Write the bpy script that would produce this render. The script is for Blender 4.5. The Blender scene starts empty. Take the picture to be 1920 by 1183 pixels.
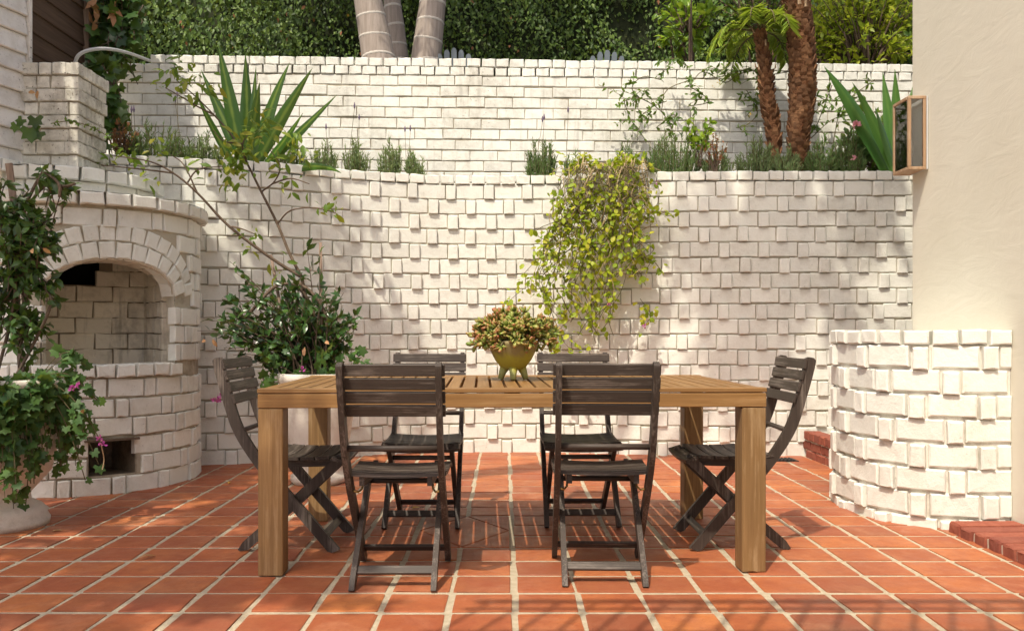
import bpy, math, random
import numpy as np
from mathutils import Vector, Matrix

random.seed(7)
RNG = np.random.default_rng(7)
scene = bpy.context.scene
COL = scene.collection

# ---------------------------------------------------------------- camera, sky, sun, exposure
EYE, FPX, VX, VY = 0.97, 1540.0, 947.0, 625.0
cam_d = bpy.data.cameras.new("camera"); cam = bpy.data.objects.new("camera", cam_d); COL.objects.link(cam)
cam.location = (0, 0, EYE); cam.rotation_euler = (math.radians(90), 0, 0)
cam_d.sensor_width = 36.0; cam_d.lens = FPX / 1920 * 36
cam_d.shift_x = (960 - VX) / 1920; cam_d.shift_y = (VY - 591.5) / 1920
cam_d.clip_end = 500; cam_d.clip_start = 0.05
scene.camera = cam

LIGHT = Vector((0.30, 0.56, -1.0)).normalized()          # the way the sunlight travels
world = bpy.data.worlds.new("World"); scene.world = world; world.use_nodes = True
wn = world.node_tree
sky = wn.nodes.new("ShaderNodeTexSky"); sky.sky_type = 'NISHITA'; sky.sun_disc = False
sky.sun_elevation = math.asin(-LIGHT.z); sky.sun_rotation = math.atan2(-LIGHT.x, -LIGHT.y) % (2 * math.pi)
sky.air_density = 0.8; sky.dust_density = 5.0; sky.ozone_density = 0.4
wn.links.new(sky.outputs[0], wn.nodes["Background"].inputs[0])
wn.nodes["Background"].inputs[1].default_value = 0.15
sun_d = bpy.data.lights.new("sun", 'SUN'); sun = bpy.data.objects.new("sun", sun_d); COL.objects.link(sun)
sun.rotation_euler = LIGHT.to_track_quat('-Z', 'Y').to_euler(); sun.location = (-3, -6, 12)
sun_d.energy = 3.05; sun_d.angle = math.radians(0.55); sun_d.color = (1.0, 0.92, 0.76)
vs = scene.view_settings; vs.view_transform = 'Standard'; vs.look = 'None'; vs.gamma = 1.0; vs.use_curve_mapping = False
vs.exposure = 0.48
scene.cycles.use_denoising = True
scene.cycles.max_bounces = 8; scene.cycles.transparent_max_bounces = 12

def at(px, py, Y):
    """the point at depth Y whose bearing was read off the photograph"""
    return Vector(((px - VX) / FPX * Y, Y, EYE + (VY - py) / FPX * Y))

# ---------------------------------------------------------------- materials
def lin(c):
    return tuple((x / 12.92 if x <= 0.04045 else ((x + 0.055) / 1.055) ** 2.4) for x in [v / 255 for v in c])

class NT:
    def __init__(s, name):
        s.m = bpy.data.materials.new(name); s.m.use_nodes = True; s.t = s.m.node_tree
        s.b = s.t.nodes["Principled BSDF"]; s.out = s.t.nodes["Material Output"]
    def n(s, typ, **kw):
        nd = s.t.nodes.new(typ)
        for k, v in kw.items(): setattr(nd, k, v)
        return nd
    def l(s, a, b): s.t.links.new(a, b)
    def setin(s, nd, key, v):
        if hasattr(v, "node"): s.l(v, nd.inputs[key])
        else: nd.inputs[key].default_value = v
    def math(s, op, a, b=0.0, clamp=False):
        nd = s.n("ShaderNodeMath", operation=op, use_clamp=clamp); s.setin(nd, 0, a); s.setin(nd, 1, b); return nd.outputs[0]
    def mix(s, f, a, b, mode='MIX'):
        nd = s.n("ShaderNodeMix", data_type='RGBA', blend_type=mode)
        s.setin(nd, 0, f)
        for i, v in ((6, a), (7, b)):
            if hasattr(v, "node"): s.l(v, nd.inputs[i])
            else: nd.inputs[i].default_value = (*v[:3], 1)
        return nd.outputs[2]
    def noise(s, vec, scale, detail=5, rough=0.6, dist=0.0):
        nd = s.n("ShaderNodeTexNoise"); s.l(vec, nd.inputs["Vector"])
        nd.inputs["Scale"].default_value = scale; nd.inputs["Detail"].default_value = detail
        nd.inputs["Roughness"].default_value = rough; nd.inputs["Distortion"].default_value = dist
        return nd.outputs["Fac"]
    def ramp(s, f, lo, hi, a=0.0, b=1.0):
        nd = s.n("ShaderNodeMapRange"); s.setin(nd, 0, f)
        for i, v in enumerate((lo, hi, a, b)): nd.inputs[i + 1].default_value = v
        return nd.outputs[0]
    def pos(s): return s.n("ShaderNodeNewGeometry").outputs["Position"]
    def obj(s, stretch=(1, 1, 1), shuffle=True):
        tc = s.n("ShaderNodeTexCoord").outputs["Object"]
        mp = s.n("ShaderNodeMapping"); s.l(tc, mp.inputs[0]); mp.inputs["Scale"].default_value = stretch
        if shuffle:
            r = s.n("ShaderNodeObjectInfo").outputs["Random"]
            cx = s.n("ShaderNodeCombineXYZ")
            for i, k in enumerate((37.0, 61.0, 17.0)): s.l(s.math('MULTIPLY', r, k), cx.inputs[i])
            s.l(cx.outputs[0], mp.inputs["Location"])
        return mp.outputs[0]
    def rnd(s):
        a = s.n("ShaderNodeObjectInfo").outputs["Random"]; b = s.n("ShaderNodeNewGeometry").outputs["Random Per Island"]
        return s.math('FRACT', s.math('ADD', s.math('MULTIPLY', a, 7.31), b))
    def bump(s, h, strength, dist=0.01):
        nd = s.n("ShaderNodeBump"); s.l(h, nd.inputs["Height"]); nd.inputs["Strength"].default_value = strength
        nd.inputs["Distance"].default_value = dist; s.l(nd.outputs[0], s.b.inputs["Normal"]); return nd
    def done(s, col, rough=0.8, spec=0.3, metal=0.0):
        if hasattr(col, "node"): s.l(col, s.b.inputs["Base Color"])
        else: s.b.inputs["Base Color"].default_value = (*col, 1)
        s.setin(s.b, "Roughness", rough); s.b.inputs["Specular IOR Level"].default_value = spec
        s.b.inputs["Metallic"].default_value = metal
        return s.m

def painted(name, base, grime, amount, streak=0.0, pits=0.5):
    t = NT(name); p = t.pos(); r = t.rnd()
    c = t.mix(r, tuple(x * 0.93 for x in base), tuple(min(x * 1.05, .86) for x in base))
    big = t.noise(p, 1.7, 5, 0.6); mid = t.noise(p, 11, 6, 0.7)
    dirt = t.math('MULTIPLY', t.ramp(t.math('MULTIPLY', big, mid), 0.22, 0.42), amount, True)
    c = t.mix(dirt, c, grime)
    pit = t.ramp(t.noise(p, 62, 3, 0.6), 0.64, 0.71)
    pz = t.math('MULTIPLY', pit, t.math('MULTIPLY', t.ramp(big, .4, .7), pits), True)
    c = t.mix(pz, c, (.10, .085, .06))
    if streak:
        mp = t.n("ShaderNodeMapping"); t.l(p, mp.inputs[0]); mp.inputs["Scale"].default_value = (16, 16, 1.6)
        st = t.math('MULTIPLY', t.ramp(t.noise(mp.outputs[0], 1.0, 4, .6), .56, .75), streak, True)
        c = t.mix(st, c, (.16, .14, .11))
    h = t.math('ADD', t.noise(p, 26, 6, .65), t.math('MULTIPLY', t.noise(p, 120, 3, .6), .35))
    t.bump(h, 0.5, 0.008)
    return t.done(c, 0.72, .25)

def grainy(name, c1, c2, scale=20, rough=.85, bump=.4, rand=.15, dark=None, dist=.006, spec=.25):
    t = NT(name); p = t.pos(); r = t.rnd()
    f = t.ramp(t.noise(p, scale, 6, .65), .3, .7)
    c = t.mix(f, c1, c2)
    c = t.mix(t.ramp(r, 0, 1, 0, rand), c, dark or tuple(x * .45 for x in c1))
    t.bump(t.noise(p, scale * 4, 5, .6), bump, dist)
    return t.done(c, rough, spec)

def wood(name, c1, c2, axis, wear=None, rough=.6, fine=70, wearamt=.6, spec=.3):
    t = NT(name)
    st = [fine, fine, fine]; st[axis] = 2.2
    v = t.obj(tuple(st)); r = t.rnd()
    g = t.noise(v, 1.0, 5, .65, .4)
    c = t.mix(t.ramp(g, .3, .72), c1, c2)
    c = t.mix(t.ramp(r, 0, 1, 0, .35), c, tuple(x * .55 for x in c1))
    if wear:
        s2 = [14, 14, 14]; s2[axis] = 3
        w = t.ramp(t.math('MULTIPLY', t.noise(t.obj(tuple(s2)), 1, 6, .7), t.ramp(g, .2, .8, .6, 1.3)), .5, .68)
        c = t.mix(t.math('MULTIPLY', w, wearamt, True), c, wear)
    t.bump(g, .35, .003)
    return t.done(c, rough, spec)

def leafm(name, cols, rough=.45, trans=.35, spec=.4, tip=None, stripe=None, tipamt=.8):
    t = NT(name); r = t.rnd()
    nd = t.n("ShaderNodeValToRGB"); t.l(r, nd.inputs[0]); el = nd.color_ramp.elements
    while len(el) < len(cols): el.new(.5)
    for i, c in enumerate(cols): el[i].position = i / max(1, len(cols) - 1); el[i].color = (*c, 1)
    c = nd.outputs[0]
    uv = t.n("ShaderNodeUVMap").outputs[0]; sp = t.n("ShaderNodeSeparateXYZ"); t.l(uv, sp.inputs[0])
    if tip:
        c = t.mix(t.math('MULTIPLY', t.ramp(sp.outputs[0], .45, 1.0), t.math('MULTIPLY', t.ramp(t.noise(t.pos(), 14, 2), .35, .6), tipamt), True), c, tip)
    if stripe:
        d = t.math('ABSOLUTE', t.math('SUBTRACT', sp.outputs[1], .5))
        wob = t.noise(t.pos(), 9, 3)
        c = t.mix(t.math('MULTIPLY', t.ramp(t.math('ADD', d, t.math('MULTIPLY', t.math('SUBTRACT', wob, .5), .25)), .02, .17, 1, 0), .6), c, stripe)
    tr = t.n("ShaderNodeBsdfTranslucent"); t.l(t.mix(.35, c, (.55, .6, .05)), tr.inputs[0])
    mx = t.n("ShaderNodeMixShader"); mx.inputs[0].default_value = trans
    t.done(c, rough, spec)
    t.l(t.b.outputs[0], mx.inputs[1]); t.l(tr.outputs[0], mx.inputs[2]); t.l(mx.outputs[0], t.out.inputs[0])
    return t.m

def plain(name, c, rough=.6, metal=0, spec=.3):
    t = NT(name); p = t.pos()
    t.bump(t.noise(p, 60, 4), .15, .004)
    return t.done(t.mix(t.noise(p, 12, 4), tuple(x * .8 for x in c), c), rough, spec, metal)

MAT = {}
MAT['brick'] = painted("painted_brick", (.755, .750, .685), (.38, .345, .26), .35)
MAT['mortar'] = painted("painted_mortar", (.43, .385, .30), (.20, .165, .11), .95)
MAT['stubmortar'] = painted('white_mortar', (.68, .65, .58), (.34, .29, .21), .9)
MAT['upbrick'] = painted("painted_brick_upper", (.765, .76, .70), (.36, .34, .27), .5, streak=.3, pits=.9)
MAT['oldbrick'] = painted("painted_brick_chimney", (.75, .73, .655), (.26, .24, .19), .75, streak=.35, pits=2.2)
MAT['soot'] = painted("sooty_brick", (.70, .63, .51), (.16, .12, .08), .6, streak=.7)
MAT['sootmortar'] = painted("sooty_mortar", (.25, .20, .14), (.08, .06, .04), .9)
def tile_mat():
    t = NT("terracotta"); p = t.pos(); r = t.rnd()
    nd = t.n("ShaderNodeValToRGB"); t.l(r, nd.inputs[0]); el = nd.color_ramp.elements
    cs = [(.25, .085, .042), (.44, .140, .046), (.33, .098, .042), (.52, .185, .058)]
    while len(el) < 4: el.new(.5)
    for i, c in enumerate(cs): el[i].position = i / 3; el[i].color = (*c, 1)
    c = t.mix(t.ramp(t.noise(p, 5, 6, .65), .35, .7, 0, .7), nd.outputs[0], (.27, .062, .028))
    c = t.mix(t.ramp(t.noise(p, 3.1, 6, .7, .6), .52, .74, 0, .5), c, (.52, .24, .13))
    c = t.mix(t.ramp(t.noise(p, 26, 5, .7), .45, .75, 0, .45), c, (.24, .062, .03))
    c = t.mix(t.ramp(t.noise(p, 90, 3, .6), .62, .72, 0, .5), c, (.16, .05, .028))
    c = t.mix(t.ramp(t.noise(p, 1.2, 4, .6), .54, .70, 0, .45), c, (.22, .095, .055))
    t.bump(t.math('ADD', t.noise(p, 18, 5), t.math('MULTIPLY', t.noise(p, 140, 3), .25)), .35, .006)
    return t.done(c, t.ramp(t.noise(p, 9, 4), .3, .7, .42, .68), .4)
MAT['tile'] = tile_mat()
MAT['grout'] = grainy("grout", (.37, .305, .215), (.50, .43, .315), 30, .9, .5, 0)
MAT['redbrick'] = grainy("red_brick", (.24, .062, .038), (.34, .115, .07), 16, .85, .6, .5, (.15, .05, .04))
MAT['redmortar'] = grainy("sandy_mortar", (.5, .42, .33), (.6, .52, .42), 40, .9, .5, 0)
def stucco_mat():
    t = NT("stucco"); p = t.pos()
    c = t.mix(t.ramp(t.noise(p, 1.1, 5), .35, .7), (.64, .605, .50), (.70, .665, .565))
    mp = t.n("ShaderNodeMapping"); t.l(p, mp.inputs[0]); mp.inputs["Rotation"].default_value = (.6, 0, 0); mp.inputs["Scale"].default_value = (3, 3.5, 9)
    h = t.math('ADD', t.noise(mp.outputs[0], 1.0, 7, .6, 1.2), t.math('MULTIPLY', t.noise(p, 60, 3), .08))
    t.bump(h, .16, .016)
    return t.done(c, .8, .2)
MAT['stucco'] = stucco_mat()
MAT['tablewood'] = [wood("table_wood_%d" % a, (.21, .108, .036), (.31, .170, .062), a, (.42, .28, .14), .5, 75, .3) for a in range(3)]
MAT['legwood'] = wood("table_leg_wood", (.20, .112, .045), (.345, .205, .085), 2, (.46, .34, .20), .55, 70, .35)
MAT['chairwood'] = [wood("chair_wood_%d" % a, (.042, .031, .025), (.075, .057, .046), a, (.27, .225, .19), .5, 170, .5) for a in range(3)]
MAT['siding'] = painted("painted_siding", (.76, .74, .70), (.3, .26, .2), .5, pits=1.2)
MAT['brown'] = wood("brown_siding", (.085, .05, .03), (.16, .10, .065), 1, None, .8, 40)
MAT['soil'] = grainy("soil", (.045, .03, .02), (.09, .06, .04), 30, .95, .8, 0)
MAT['earth'] = grainy("terrace_earth", (.10, .085, .05), (.16, .12, .08), 12, .95, .6, 0)
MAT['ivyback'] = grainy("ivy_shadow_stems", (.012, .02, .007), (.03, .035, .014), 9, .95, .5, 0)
MAT['lanternwood'] = wood("lantern_frame", (.30, .18, .10), (.42, .28, .17), 2, (.50, .40, .29), .55, 60, .5)
MAT['dark'] = plain("dark_metal", (.03, .03, .032), .5, .4)
MAT['brass'] = plain("aged_brass", (.55, .38, .14), .35, .9)
MAT['pipe'] = plain("pale_pipe", (.55, .55, .54), .4)
MAT['adirondack'] = plain("grey_blue_paint", (.20, .235, .26), .6)
MAT['stakewood'] = wood("stake_wood", (.22, .15, .11), (.34, .25, .19), 2, None, .8, 50)
MAT['potwhite'] = painted("white_planter", (.72, .66, .57), (.34, .27, .19), .8)
MAT['bark'] = grainy("brown_bark", (.10, .068, .045), (.19, .14, .10), 40, .9, .7, .2)
MAT['stem'] = grainy("green_stem", (.10, .085, .04), (.17, .14, .07), 40, .8, .3, .3)
MAT['drystem'] = grainy("dry_stem", (.38, .28, .15), (.55, .43, .26), 40, .9, .2, .3)
def pot_mat():
    t = NT("mossy_pot"); p = t.obj(shuffle=False)
    sp = t.n("ShaderNodeSeparateXYZ"); t.l(p, sp.inputs[0])
    e = t.math('ADD', sp.outputs[2], t.math('MULTIPLY', t.math('SUBTRACT', t.noise(p, 12, 4), .5), .12))
    c = t.mix(t.ramp(e, .10, .135), (.36, .33, .045), (.27, .215, .095))
    c = t.mix(t.ramp(e, .035, .055, 1, 0), c, (.33, .35, .13))
    c = t.mix(t.ramp(t.noise(p, 60, 4), .55, .75, 0, .35), c, (.16, .13, .05))
    t.bump(t.noise(p, 50, 5), .3, .004)
    return t.done(c, .6, .35)
MAT['pot'] = pot_mat()
def palm_mat():
    t = NT("grey_palm_bark"); p = t.obj(shuffle=False)
    mp = t.n("ShaderNodeMapping"); t.l(p, mp.inputs[0]); mp.inputs["Scale"].default_value = (30, 30, 3)
    c = t.mix(t.ramp(t.noise(mp.outputs[0], 1, 5), .3, .7), (.25, .205, .17), (.40, .34, .295))
    c = t.mix(t.ramp(t.noise(p, 60, 3), .6, .75, 0, .4), c, (.16, .12, .1))
    t.bump(t.noise(mp.outputs[0], 1, 5), .3, .006)
    return t.done(c, .85, .2)
MAT['greypalm'] = palm_mat()
MAT['palmring'] = grainy("palm_leaf_scar", (.46, .42, .37), (.56, .52, .46), 30, .9, .2, 0)
MAT['fibre'] = grainy("palm_fibre", (.10, .042, .018), (.24, .11, .048), 26, .95, .9, .5, (.05, .02, .012), .02)
MAT['boot'] = grainy("palm_boot", (.16, .072, .032), (.30, .16, .08), 30, .9, .6, .6, (.06, .03, .018))
MAT['boottip'] = grainy("palm_boot_tip", (.40, .28, .17), (.52, .38, .25), 30, .9, .4, .4)
G = lambda r, g, b: lin((r, g, b))
LF = {}
LF['ivy'] = leafm("ivy_leaf", [(.028, .058, .012), (.058, .11, .02), (.095, .16, .028), (.15, .22, .04)], .5, .2, .3)
LF['ivyred'] = leafm("ivy_dead_leaf", [(.22, .07, .03), (.30, .14, .06)], .7, .2)
LF['shrub'] = leafm("glossy_dark_leaf", [(.014, .040, .015), (.026, .070, .020), (.040, .100, .026), (.075, .155, .032)], .28, .18, .5)
LF['climber'] = leafm("climber_leaf", [(.022, .058, .016), (.042, .10, .022), (.08, .165, .030)], .35, .28, .5)
LF['geran'] = leafm("lobed_leaf", [(.030, .085, .020), (.050, .12, .028), (.085, .17, .035)], .5, .3)
LF['lemon'] = leafm("lemon_leaf", [(.075, .15, .018), (.12, .22, .025), (.19, .27, .03), (.30, .27, .03)], .4, .4)
LF['vine'] = leafm("lime_vine_leaf", [(.17, .27, .018), (.28, .38, .022), (.42, .49, .03), (.55, .52, .045)], .5, .45)
LF['jasmine'] = leafm("jasmine_leaf", [(.045, .105, .02), (.075, .16, .025), (.13, .23, .03)], .45, .35)
LF['bright'] = leafm("sunlit_bush_leaf", [(.14, .22, .015), (.24, .33, .022), (.36, .44, .03), (.50, .54, .05)], .45, .5)
LF['citrus'] = leafm("citrus_leaf", [(.12, .24, .02), (.20, .34, .03), (.32, .46, .04)], .35, .45)
LF['lavender'] = leafm("lavender_leaf", [(.12, .19, .075), (.19, .27, .11), (.27, .35, .16)], .7, .3)
LF['lavdark'] = leafm("rosemary_leaf", [(.06, .12, .04), (.10, .175, .055), (.15, .23, .08)], .7, .3)
LF['redplant'] = leafm("rust_leaf", [(.22, .07, .035), (.30, .11, .05), (.20, .13, .05)], .6, .3)
LF['jade'] = leafm("jade_leaf", [(.17, .25, .045), (.26, .34, .06), (.36, .41, .10)], .35, .15, .5, tip=(.42, .065, .05), tipamt=.9)
LF['sword'] = leafm("striped_sword_leaf", [(.022, .075, .014), (.034, .10, .016), (.05, .13, .02)], .3, .22, .5, stripe=(.22, .30, .05))
LF['swordplain'] = leafm("sword_leaf", [(.03, .10, .025), (.05, .145, .03), (.08, .19, .04)], .35, .3, .5, stripe=(.12, .24, .05))
LF['frond'] = leafm("palm_frond_leaf", [(.17, .28, .03), (.26, .37, .04), (.36, .45, .06)], .45, .45)
LF['pink'] = leafm("pink_petal", [(.62, .10, .42), (.70, .20, .52)], .6, .4)
LF['magenta'] = leafm("magenta_petal", [(.50, .05, .36), (.60, .10, .46)], .6, .4)
LF['rose'] = leafm("rose_petal", [(.78, .30, .42), (.82, .42, .52)], .6, .4)
LF['dead'] = leafm("dead_leaf", [(.42, .20, .10), (.50, .28, .14)], .7, .2)
LF['yellow'] = leafm("yellow_leaf", [(.62, .42, .05), (.6, .32, .05)], .6, .3)
LF['tree'] = leafm("tree_leaf", [(.04, .09, .02), (.07, .13, .03), (.10, .17, .035)], .5, .3)

# ---------------------------------------------------------------- scene graph helpers
def tag(o, label=None, cat=None, group=None, kind=None):
    if label: o['label'] = label
    if cat: o['category'] = cat
    if group: o['group'] = group
    if kind: o['kind'] = kind
    return o
WORLD = {}
def thing(name, loc, label, cat, group=None, kind=None):
    o = bpy.data.objects.new(name, None); COL.objects.link(o); o.location = loc; o.empty_display_size = .1
    WORLD[o] = Matrix.Translation(Vector(loc))
    return tag(o, label, cat, group, kind)
def link(o, parent=None, mw=None):
    """links o with world matrix mw (or its mesh already in world space) under parent"""
    COL.objects.link(o)
    mw = mw if mw is not None else Matrix.Identity(4)
    o.matrix_basis = mw; WORLD[o] = mw
    if parent is not None:
        o.parent = parent; o.matrix_parent_inverse = WORLD[parent].inverted()
    return o
def mesh_np(name, V, F, mat, uv=None, smooth=False):
    """V (n,3); F list of faces or (m,k) array"""
    me = bpy.data.meshes.new(name)
    V = np.asarray(V, dtype=np.float32)
    if isinstance(F, np.ndarray):
        k = F.shape[1]; tot = F.shape[0]
        me.vertices.add(len(V)); me.vertices.foreach_set("co", V.ravel())
        me.loops.add(tot * k); me.loops.foreach_set("vertex_index", F.ravel().astype(np.int32))
        me.polygons.add(tot); me.polygons.foreach_set("loop_start", np.arange(0, tot * k, k, dtype=np.int32))
        me.polygons.foreach_set("loop_total", np.full(tot, k, dtype=np.int32))
        me.update(calc_edges=True)
    else:
        me.from_pydata([tuple(map(float, v)) for v in V], [], F); me.update()
    if uv is not None:
        li = np.empty(len(me.loops), dtype=np.int32); me.loops.foreach_get("vertex_index", li)
        ul = me.uv_layers.new(name="UVMap"); ul.data.foreach_set("uv", np.asarray(uv, dtype=np.float32)[li].ravel())
    if smooth: me.polygons.foreach_set("use_smooth", np.ones(len(me.polygons), dtype=bool))
    me.materials.append(mat)
    return me
def obj(name, V, F, mat, parent=None, uv=None, smooth=False, kind=None, mw=None):
    o = bpy.data.objects.new(name, mesh_np(name, V, F, mat, uv, smooth)); link(o, parent, mw)
    if kind: o['kind'] = kind
    return o
class MB:
    def __init__(s): s.V = []; s.F = []
    def add(s, V, F):
        b = len(s.V); s.V.extend([tuple(v) for v in V]); s.F.extend([tuple(i + b for i in f) for f in F]); return s
    def box(s, c, size, rot=None, bev=0.0, taper=None):
        hx, hy, hz = [x / 2 for x in size]; c = Vector(c)
        if bev <= 0:
            V = [Vector((x * hx, y * hy, z * hz)) for z in (-1, 1) for x, y in ((-1, -1), (1, -1), (1, 1), (-1, 1))]
            F = [(3, 2, 1, 0), (4, 5, 6, 7), (0, 1, 5, 4), (1, 2, 6, 5), (2, 3, 7, 6), (3, 0, 4, 7)]
        else:
            b = min(bev, hx * .8, hy * .8, hz * .8); V = []
            def ring(ex, ey, z, ch):
                return [Vector(p + (z,)) for p in ((-ex + ch, -ey), (ex - ch, -ey), (ex, -ey + ch), (ex, ey - ch), (ex - ch, ey), (-ex + ch, ey), (-ex, ey - ch), (-ex, -ey + ch))]
            V = ring(hx - b, hy - b, -hz, b * .4) + ring(hx, hy, -hz + b, b) + ring(hx, hy, hz - b, b) + ring(hx - b, hy - b, hz, b * .4)
            F = [tuple(reversed(range(8))), tuple(range(24, 32))]
            for r in range(3):
                for i in range(8):
                    j = (i + 1) % 8; F.append((r * 8 + i, r * 8 + j, r * 8 + 8 + j, r * 8 + 8 + i))
        if rot is not None: V = [rot @ v for v in V]
        return s.add([v + c for v in V], F)
    def tube(s, pts, radii, n=6, cap=True):
        V, F = tube_geo(pts, radii, n, cap); return s.add(V, F)
    def lathe(s, prof, n=24, c=(0, 0, 0), wob=0.0):
        V = []; F = []
        for k, (r, z) in enumerate(prof):
            for i in range(n):
                a = 2 * math.pi * i / n; rr = r * (1 + wob * math.sin(3 * a + k * .3))
                V.append((c[0] + rr * math.cos(a), c[1] + rr * math.sin(a), c[2] + z))
        for k in range(len(prof) - 1):
            for i in range(n):
                j = (i + 1) % n; F.append((k * n + i, k * n + j, k * n + n + j, k * n + n + i))
        F.append(tuple(reversed(range(n)))); m = (len(prof) - 1) * n; F.append(tuple(range(m, m + n)))
        return s.add(V, F)
    def build(s, name, mat, parent=None, smooth=False, kind=None, mw=None):
        return obj(name, s.V, s.F, mat, parent, None, smooth, kind, mw)
def tube_geo(pts, radii, n=6, cap=True):
    P = [Vector(p) for p in pts]
    if not hasattr(radii, '__len__'): radii = [radii] * len(P)
    V = []; F = []; up = None
    for i, p in enumerate(P):
        t = (P[min(i + 1, len(P) - 1)] - P[max(i - 1, 0)])
        t = t.normalized() if t.length > 1e-9 else Vector((0, 0, 1))
        if up is None: up = t.orthogonal().normalized()
        up = (up - t * up.dot(t)); up = up.normalized() if up.length > 1e-6 else t.orthogonal().normalized()
        w = t.cross(up)
        for k in range(n):
            a = 2 * math.pi * k / n; V.append(p + (up * math.cos(a) + w * math.sin(a)) * radii[i])
    for i in range(len(P) - 1):
        for k in range(n):
            j = (k + 1) % n; F.append((i * n + k, i * n + j, i * n + n + j, i * n + n + k))
    if cap:
        F.append(tuple(reversed(range(n)))); m = (len(P) - 1) * n; F.append(tuple(range(m, m + n)))
    return V, F
def spline(pts, per=8):
    """Catmull-Rom through pts"""
    P = [Vector(p) for p in pts]; out = []
    E = [P[0] * 2 - P[1]] + P + [P[-1] * 2 - P[-2]]
    for i in range(len(P) - 1):
        a, b, c, d = E[i:i + 4]
        for k in range(per):
            t = k / per
            out.append(.5 * ((2 * b) + (c - a) * t + (2 * a - 5 * b + 4 * c - d) * t * t + (3 * b - a - 3 * c + d) * t ** 3))
    out.append(P[-1]); return out

# ---------------------------------------------------------------- foliage helpers
def _lobed():
    ang = [180, 140, 108, 80, 52, 28, 0, -28, -52, -80, -108, -140]
    rad = [.10, .42, .50, .34, .56, .40, .64, .40, .56, .34, .50, .42]
    V = [(.36, 0, .03)] + [(.36 + r * math.cos(math.radians(a)), r * math.sin(math.radians(a)), -.05 * r) for a, r in zip(ang, rad)]
    return V, [(0, 1 + (i + 1) % 12, 1 + i) for i in range(12)]
_oF = [(0, 6, 1), (1, 6, 2), (6, 7, 2), (7, 3, 2), (0, 5, 6), (5, 4, 6), (6, 4, 7), (7, 4, 3)]
TEMPL = {
    'rhomb': ([(0, 0, 0), (.42, .27, .07), (1, 0, -.06), (.42, -.27, .07)], [(0, 2, 1), (0, 3, 2)]),
    'oval': ([(0, 0, 0), (.22, .16, .05), (.58, .2, .06), (1, 0, -.14), (.58, -.2, .06), (.22, -.16, .05), (.3, 0, 0), (.64, 0, -.02)], _oF),
    'round': ([(0, 0, 0), (.2, .26, .05), (.65, .32, .05), (1, 0, -.1), (.65, -.32, .05), (.2, -.26, .05), (.3, 0, 0), (.64, 0, -.02)], _oF),
    'lance': ([(0, 0, 0), (.25, .10, .03), (.55, .12, .04), (1, 0, -.16), (.55, -.12, .04), (.25, -.10, .03), (.3, 0, 0), (.64, 0, -.03)], _oF),
    'needle': ([(0, 0, 0), (.4, .075, .02), (1, 0, -.03), (.4, -.075, .02)], [(0, 2, 1), (0, 3, 2)]),
    'fat': ([(0, 0, 0), (.5, .27, 0), (.5, 0, .13), (.5, -.27, 0), (.5, 0, -.15), (.85, .2, .05), (.85, 0, .14), (.85, -.2, .05), (.85, 0, -.08), (1.02, 0, .07)],
            [(0, 1, 2), (0, 2, 3), (0, 3, 4), (0, 4, 1), (1, 5, 6), (1, 6, 2), (2, 6, 7), (2, 7, 3), (3, 7, 8), (3, 8, 4), (4, 8, 5), (4, 5, 1), (5, 9, 6), (6, 9, 7), (7, 9, 8), (8, 9, 5)]),
    'lobed': _lobed(),
}
def unit(a): return a / np.maximum(np.linalg.norm(a, axis=-1, keepdims=True), 1e-9)
def leaves(name, pos, dirs, nrm, size, tmpl, mat, parent=None, kind='stuff', smooth=False):
    pos = np.asarray(pos, float); N = len(pos)
    T, F = TEMPL[tmpl]; T = np.array(T); F = np.array(F)
    x = unit(np.asarray(dirs, float)); z = np.asarray(nrm, float); z = unit(z - x * np.sum(z * x, 1, keepdims=True)); y = np.cross(z, x)
    s = np.broadcast_to(np.asarray(size, float), (N,))[:, None, None]
    V = pos[:, None] + s * (T[None, :, 0:1] * x[:, None] + T[None, :, 1:2] * y[:, None] + T[None, :, 2:3] * z[:, None])
    FF = (F[None] + (np.arange(N) * len(T))[:, None, None]).reshape(-1, F.shape[1])
    uv = np.tile(np.stack([T[:, 0], T[:, 1] + .5], 1), (N, 1))
    return obj(name, V.reshape(-1, 3), FF, mat, parent, uv, smooth, kind)
def rv(n, s=1.0): return RNG.normal(0, s, (n, 3))
def along(path, n, lo=.2, hi=1.0):
    """n random points on a polyline with tangents"""
    P = np.array([tuple(p) for p in path]); t = RNG.uniform(lo, hi, n) * (len(P) - 1)
    i = np.minimum(t.astype(int), len(P) - 2); f = (t - i)[:, None]
    return P[i] * (1 - f) + P[i + 1] * f, unit(P[i + 1] - P[i])
def twig_leaves(paths, per, lo=.25, spread=.8, up=.3):
    A = []; D = []
    for p in paths:
        a, t = along(p, per, lo, 1.0)
        d = unit(t * .6 + rv(len(a), spread) + np.array([0, 0, up])); A.append(a); D.append(d)
    return np.concatenate(A), np.concatenate(D)
def sag(a, b, bow, n=6):
    a = Vector(a); b = Vector(b); m = (a + b) / 2 + Vector(bow)
    return [(1 - t) ** 2 * a + 2 * t * (1 - t) * m + t * t * b for t in [i / n for i in range(n + 1)]]
def flower(name, c, r, n, mat, parent):
    d = unit(rv(n) + np.array([0, -.6, .3])); return leaves(name, np.array(c) + d * r * .25, d, rv(n), r, 'round', mat, parent, None)

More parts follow.
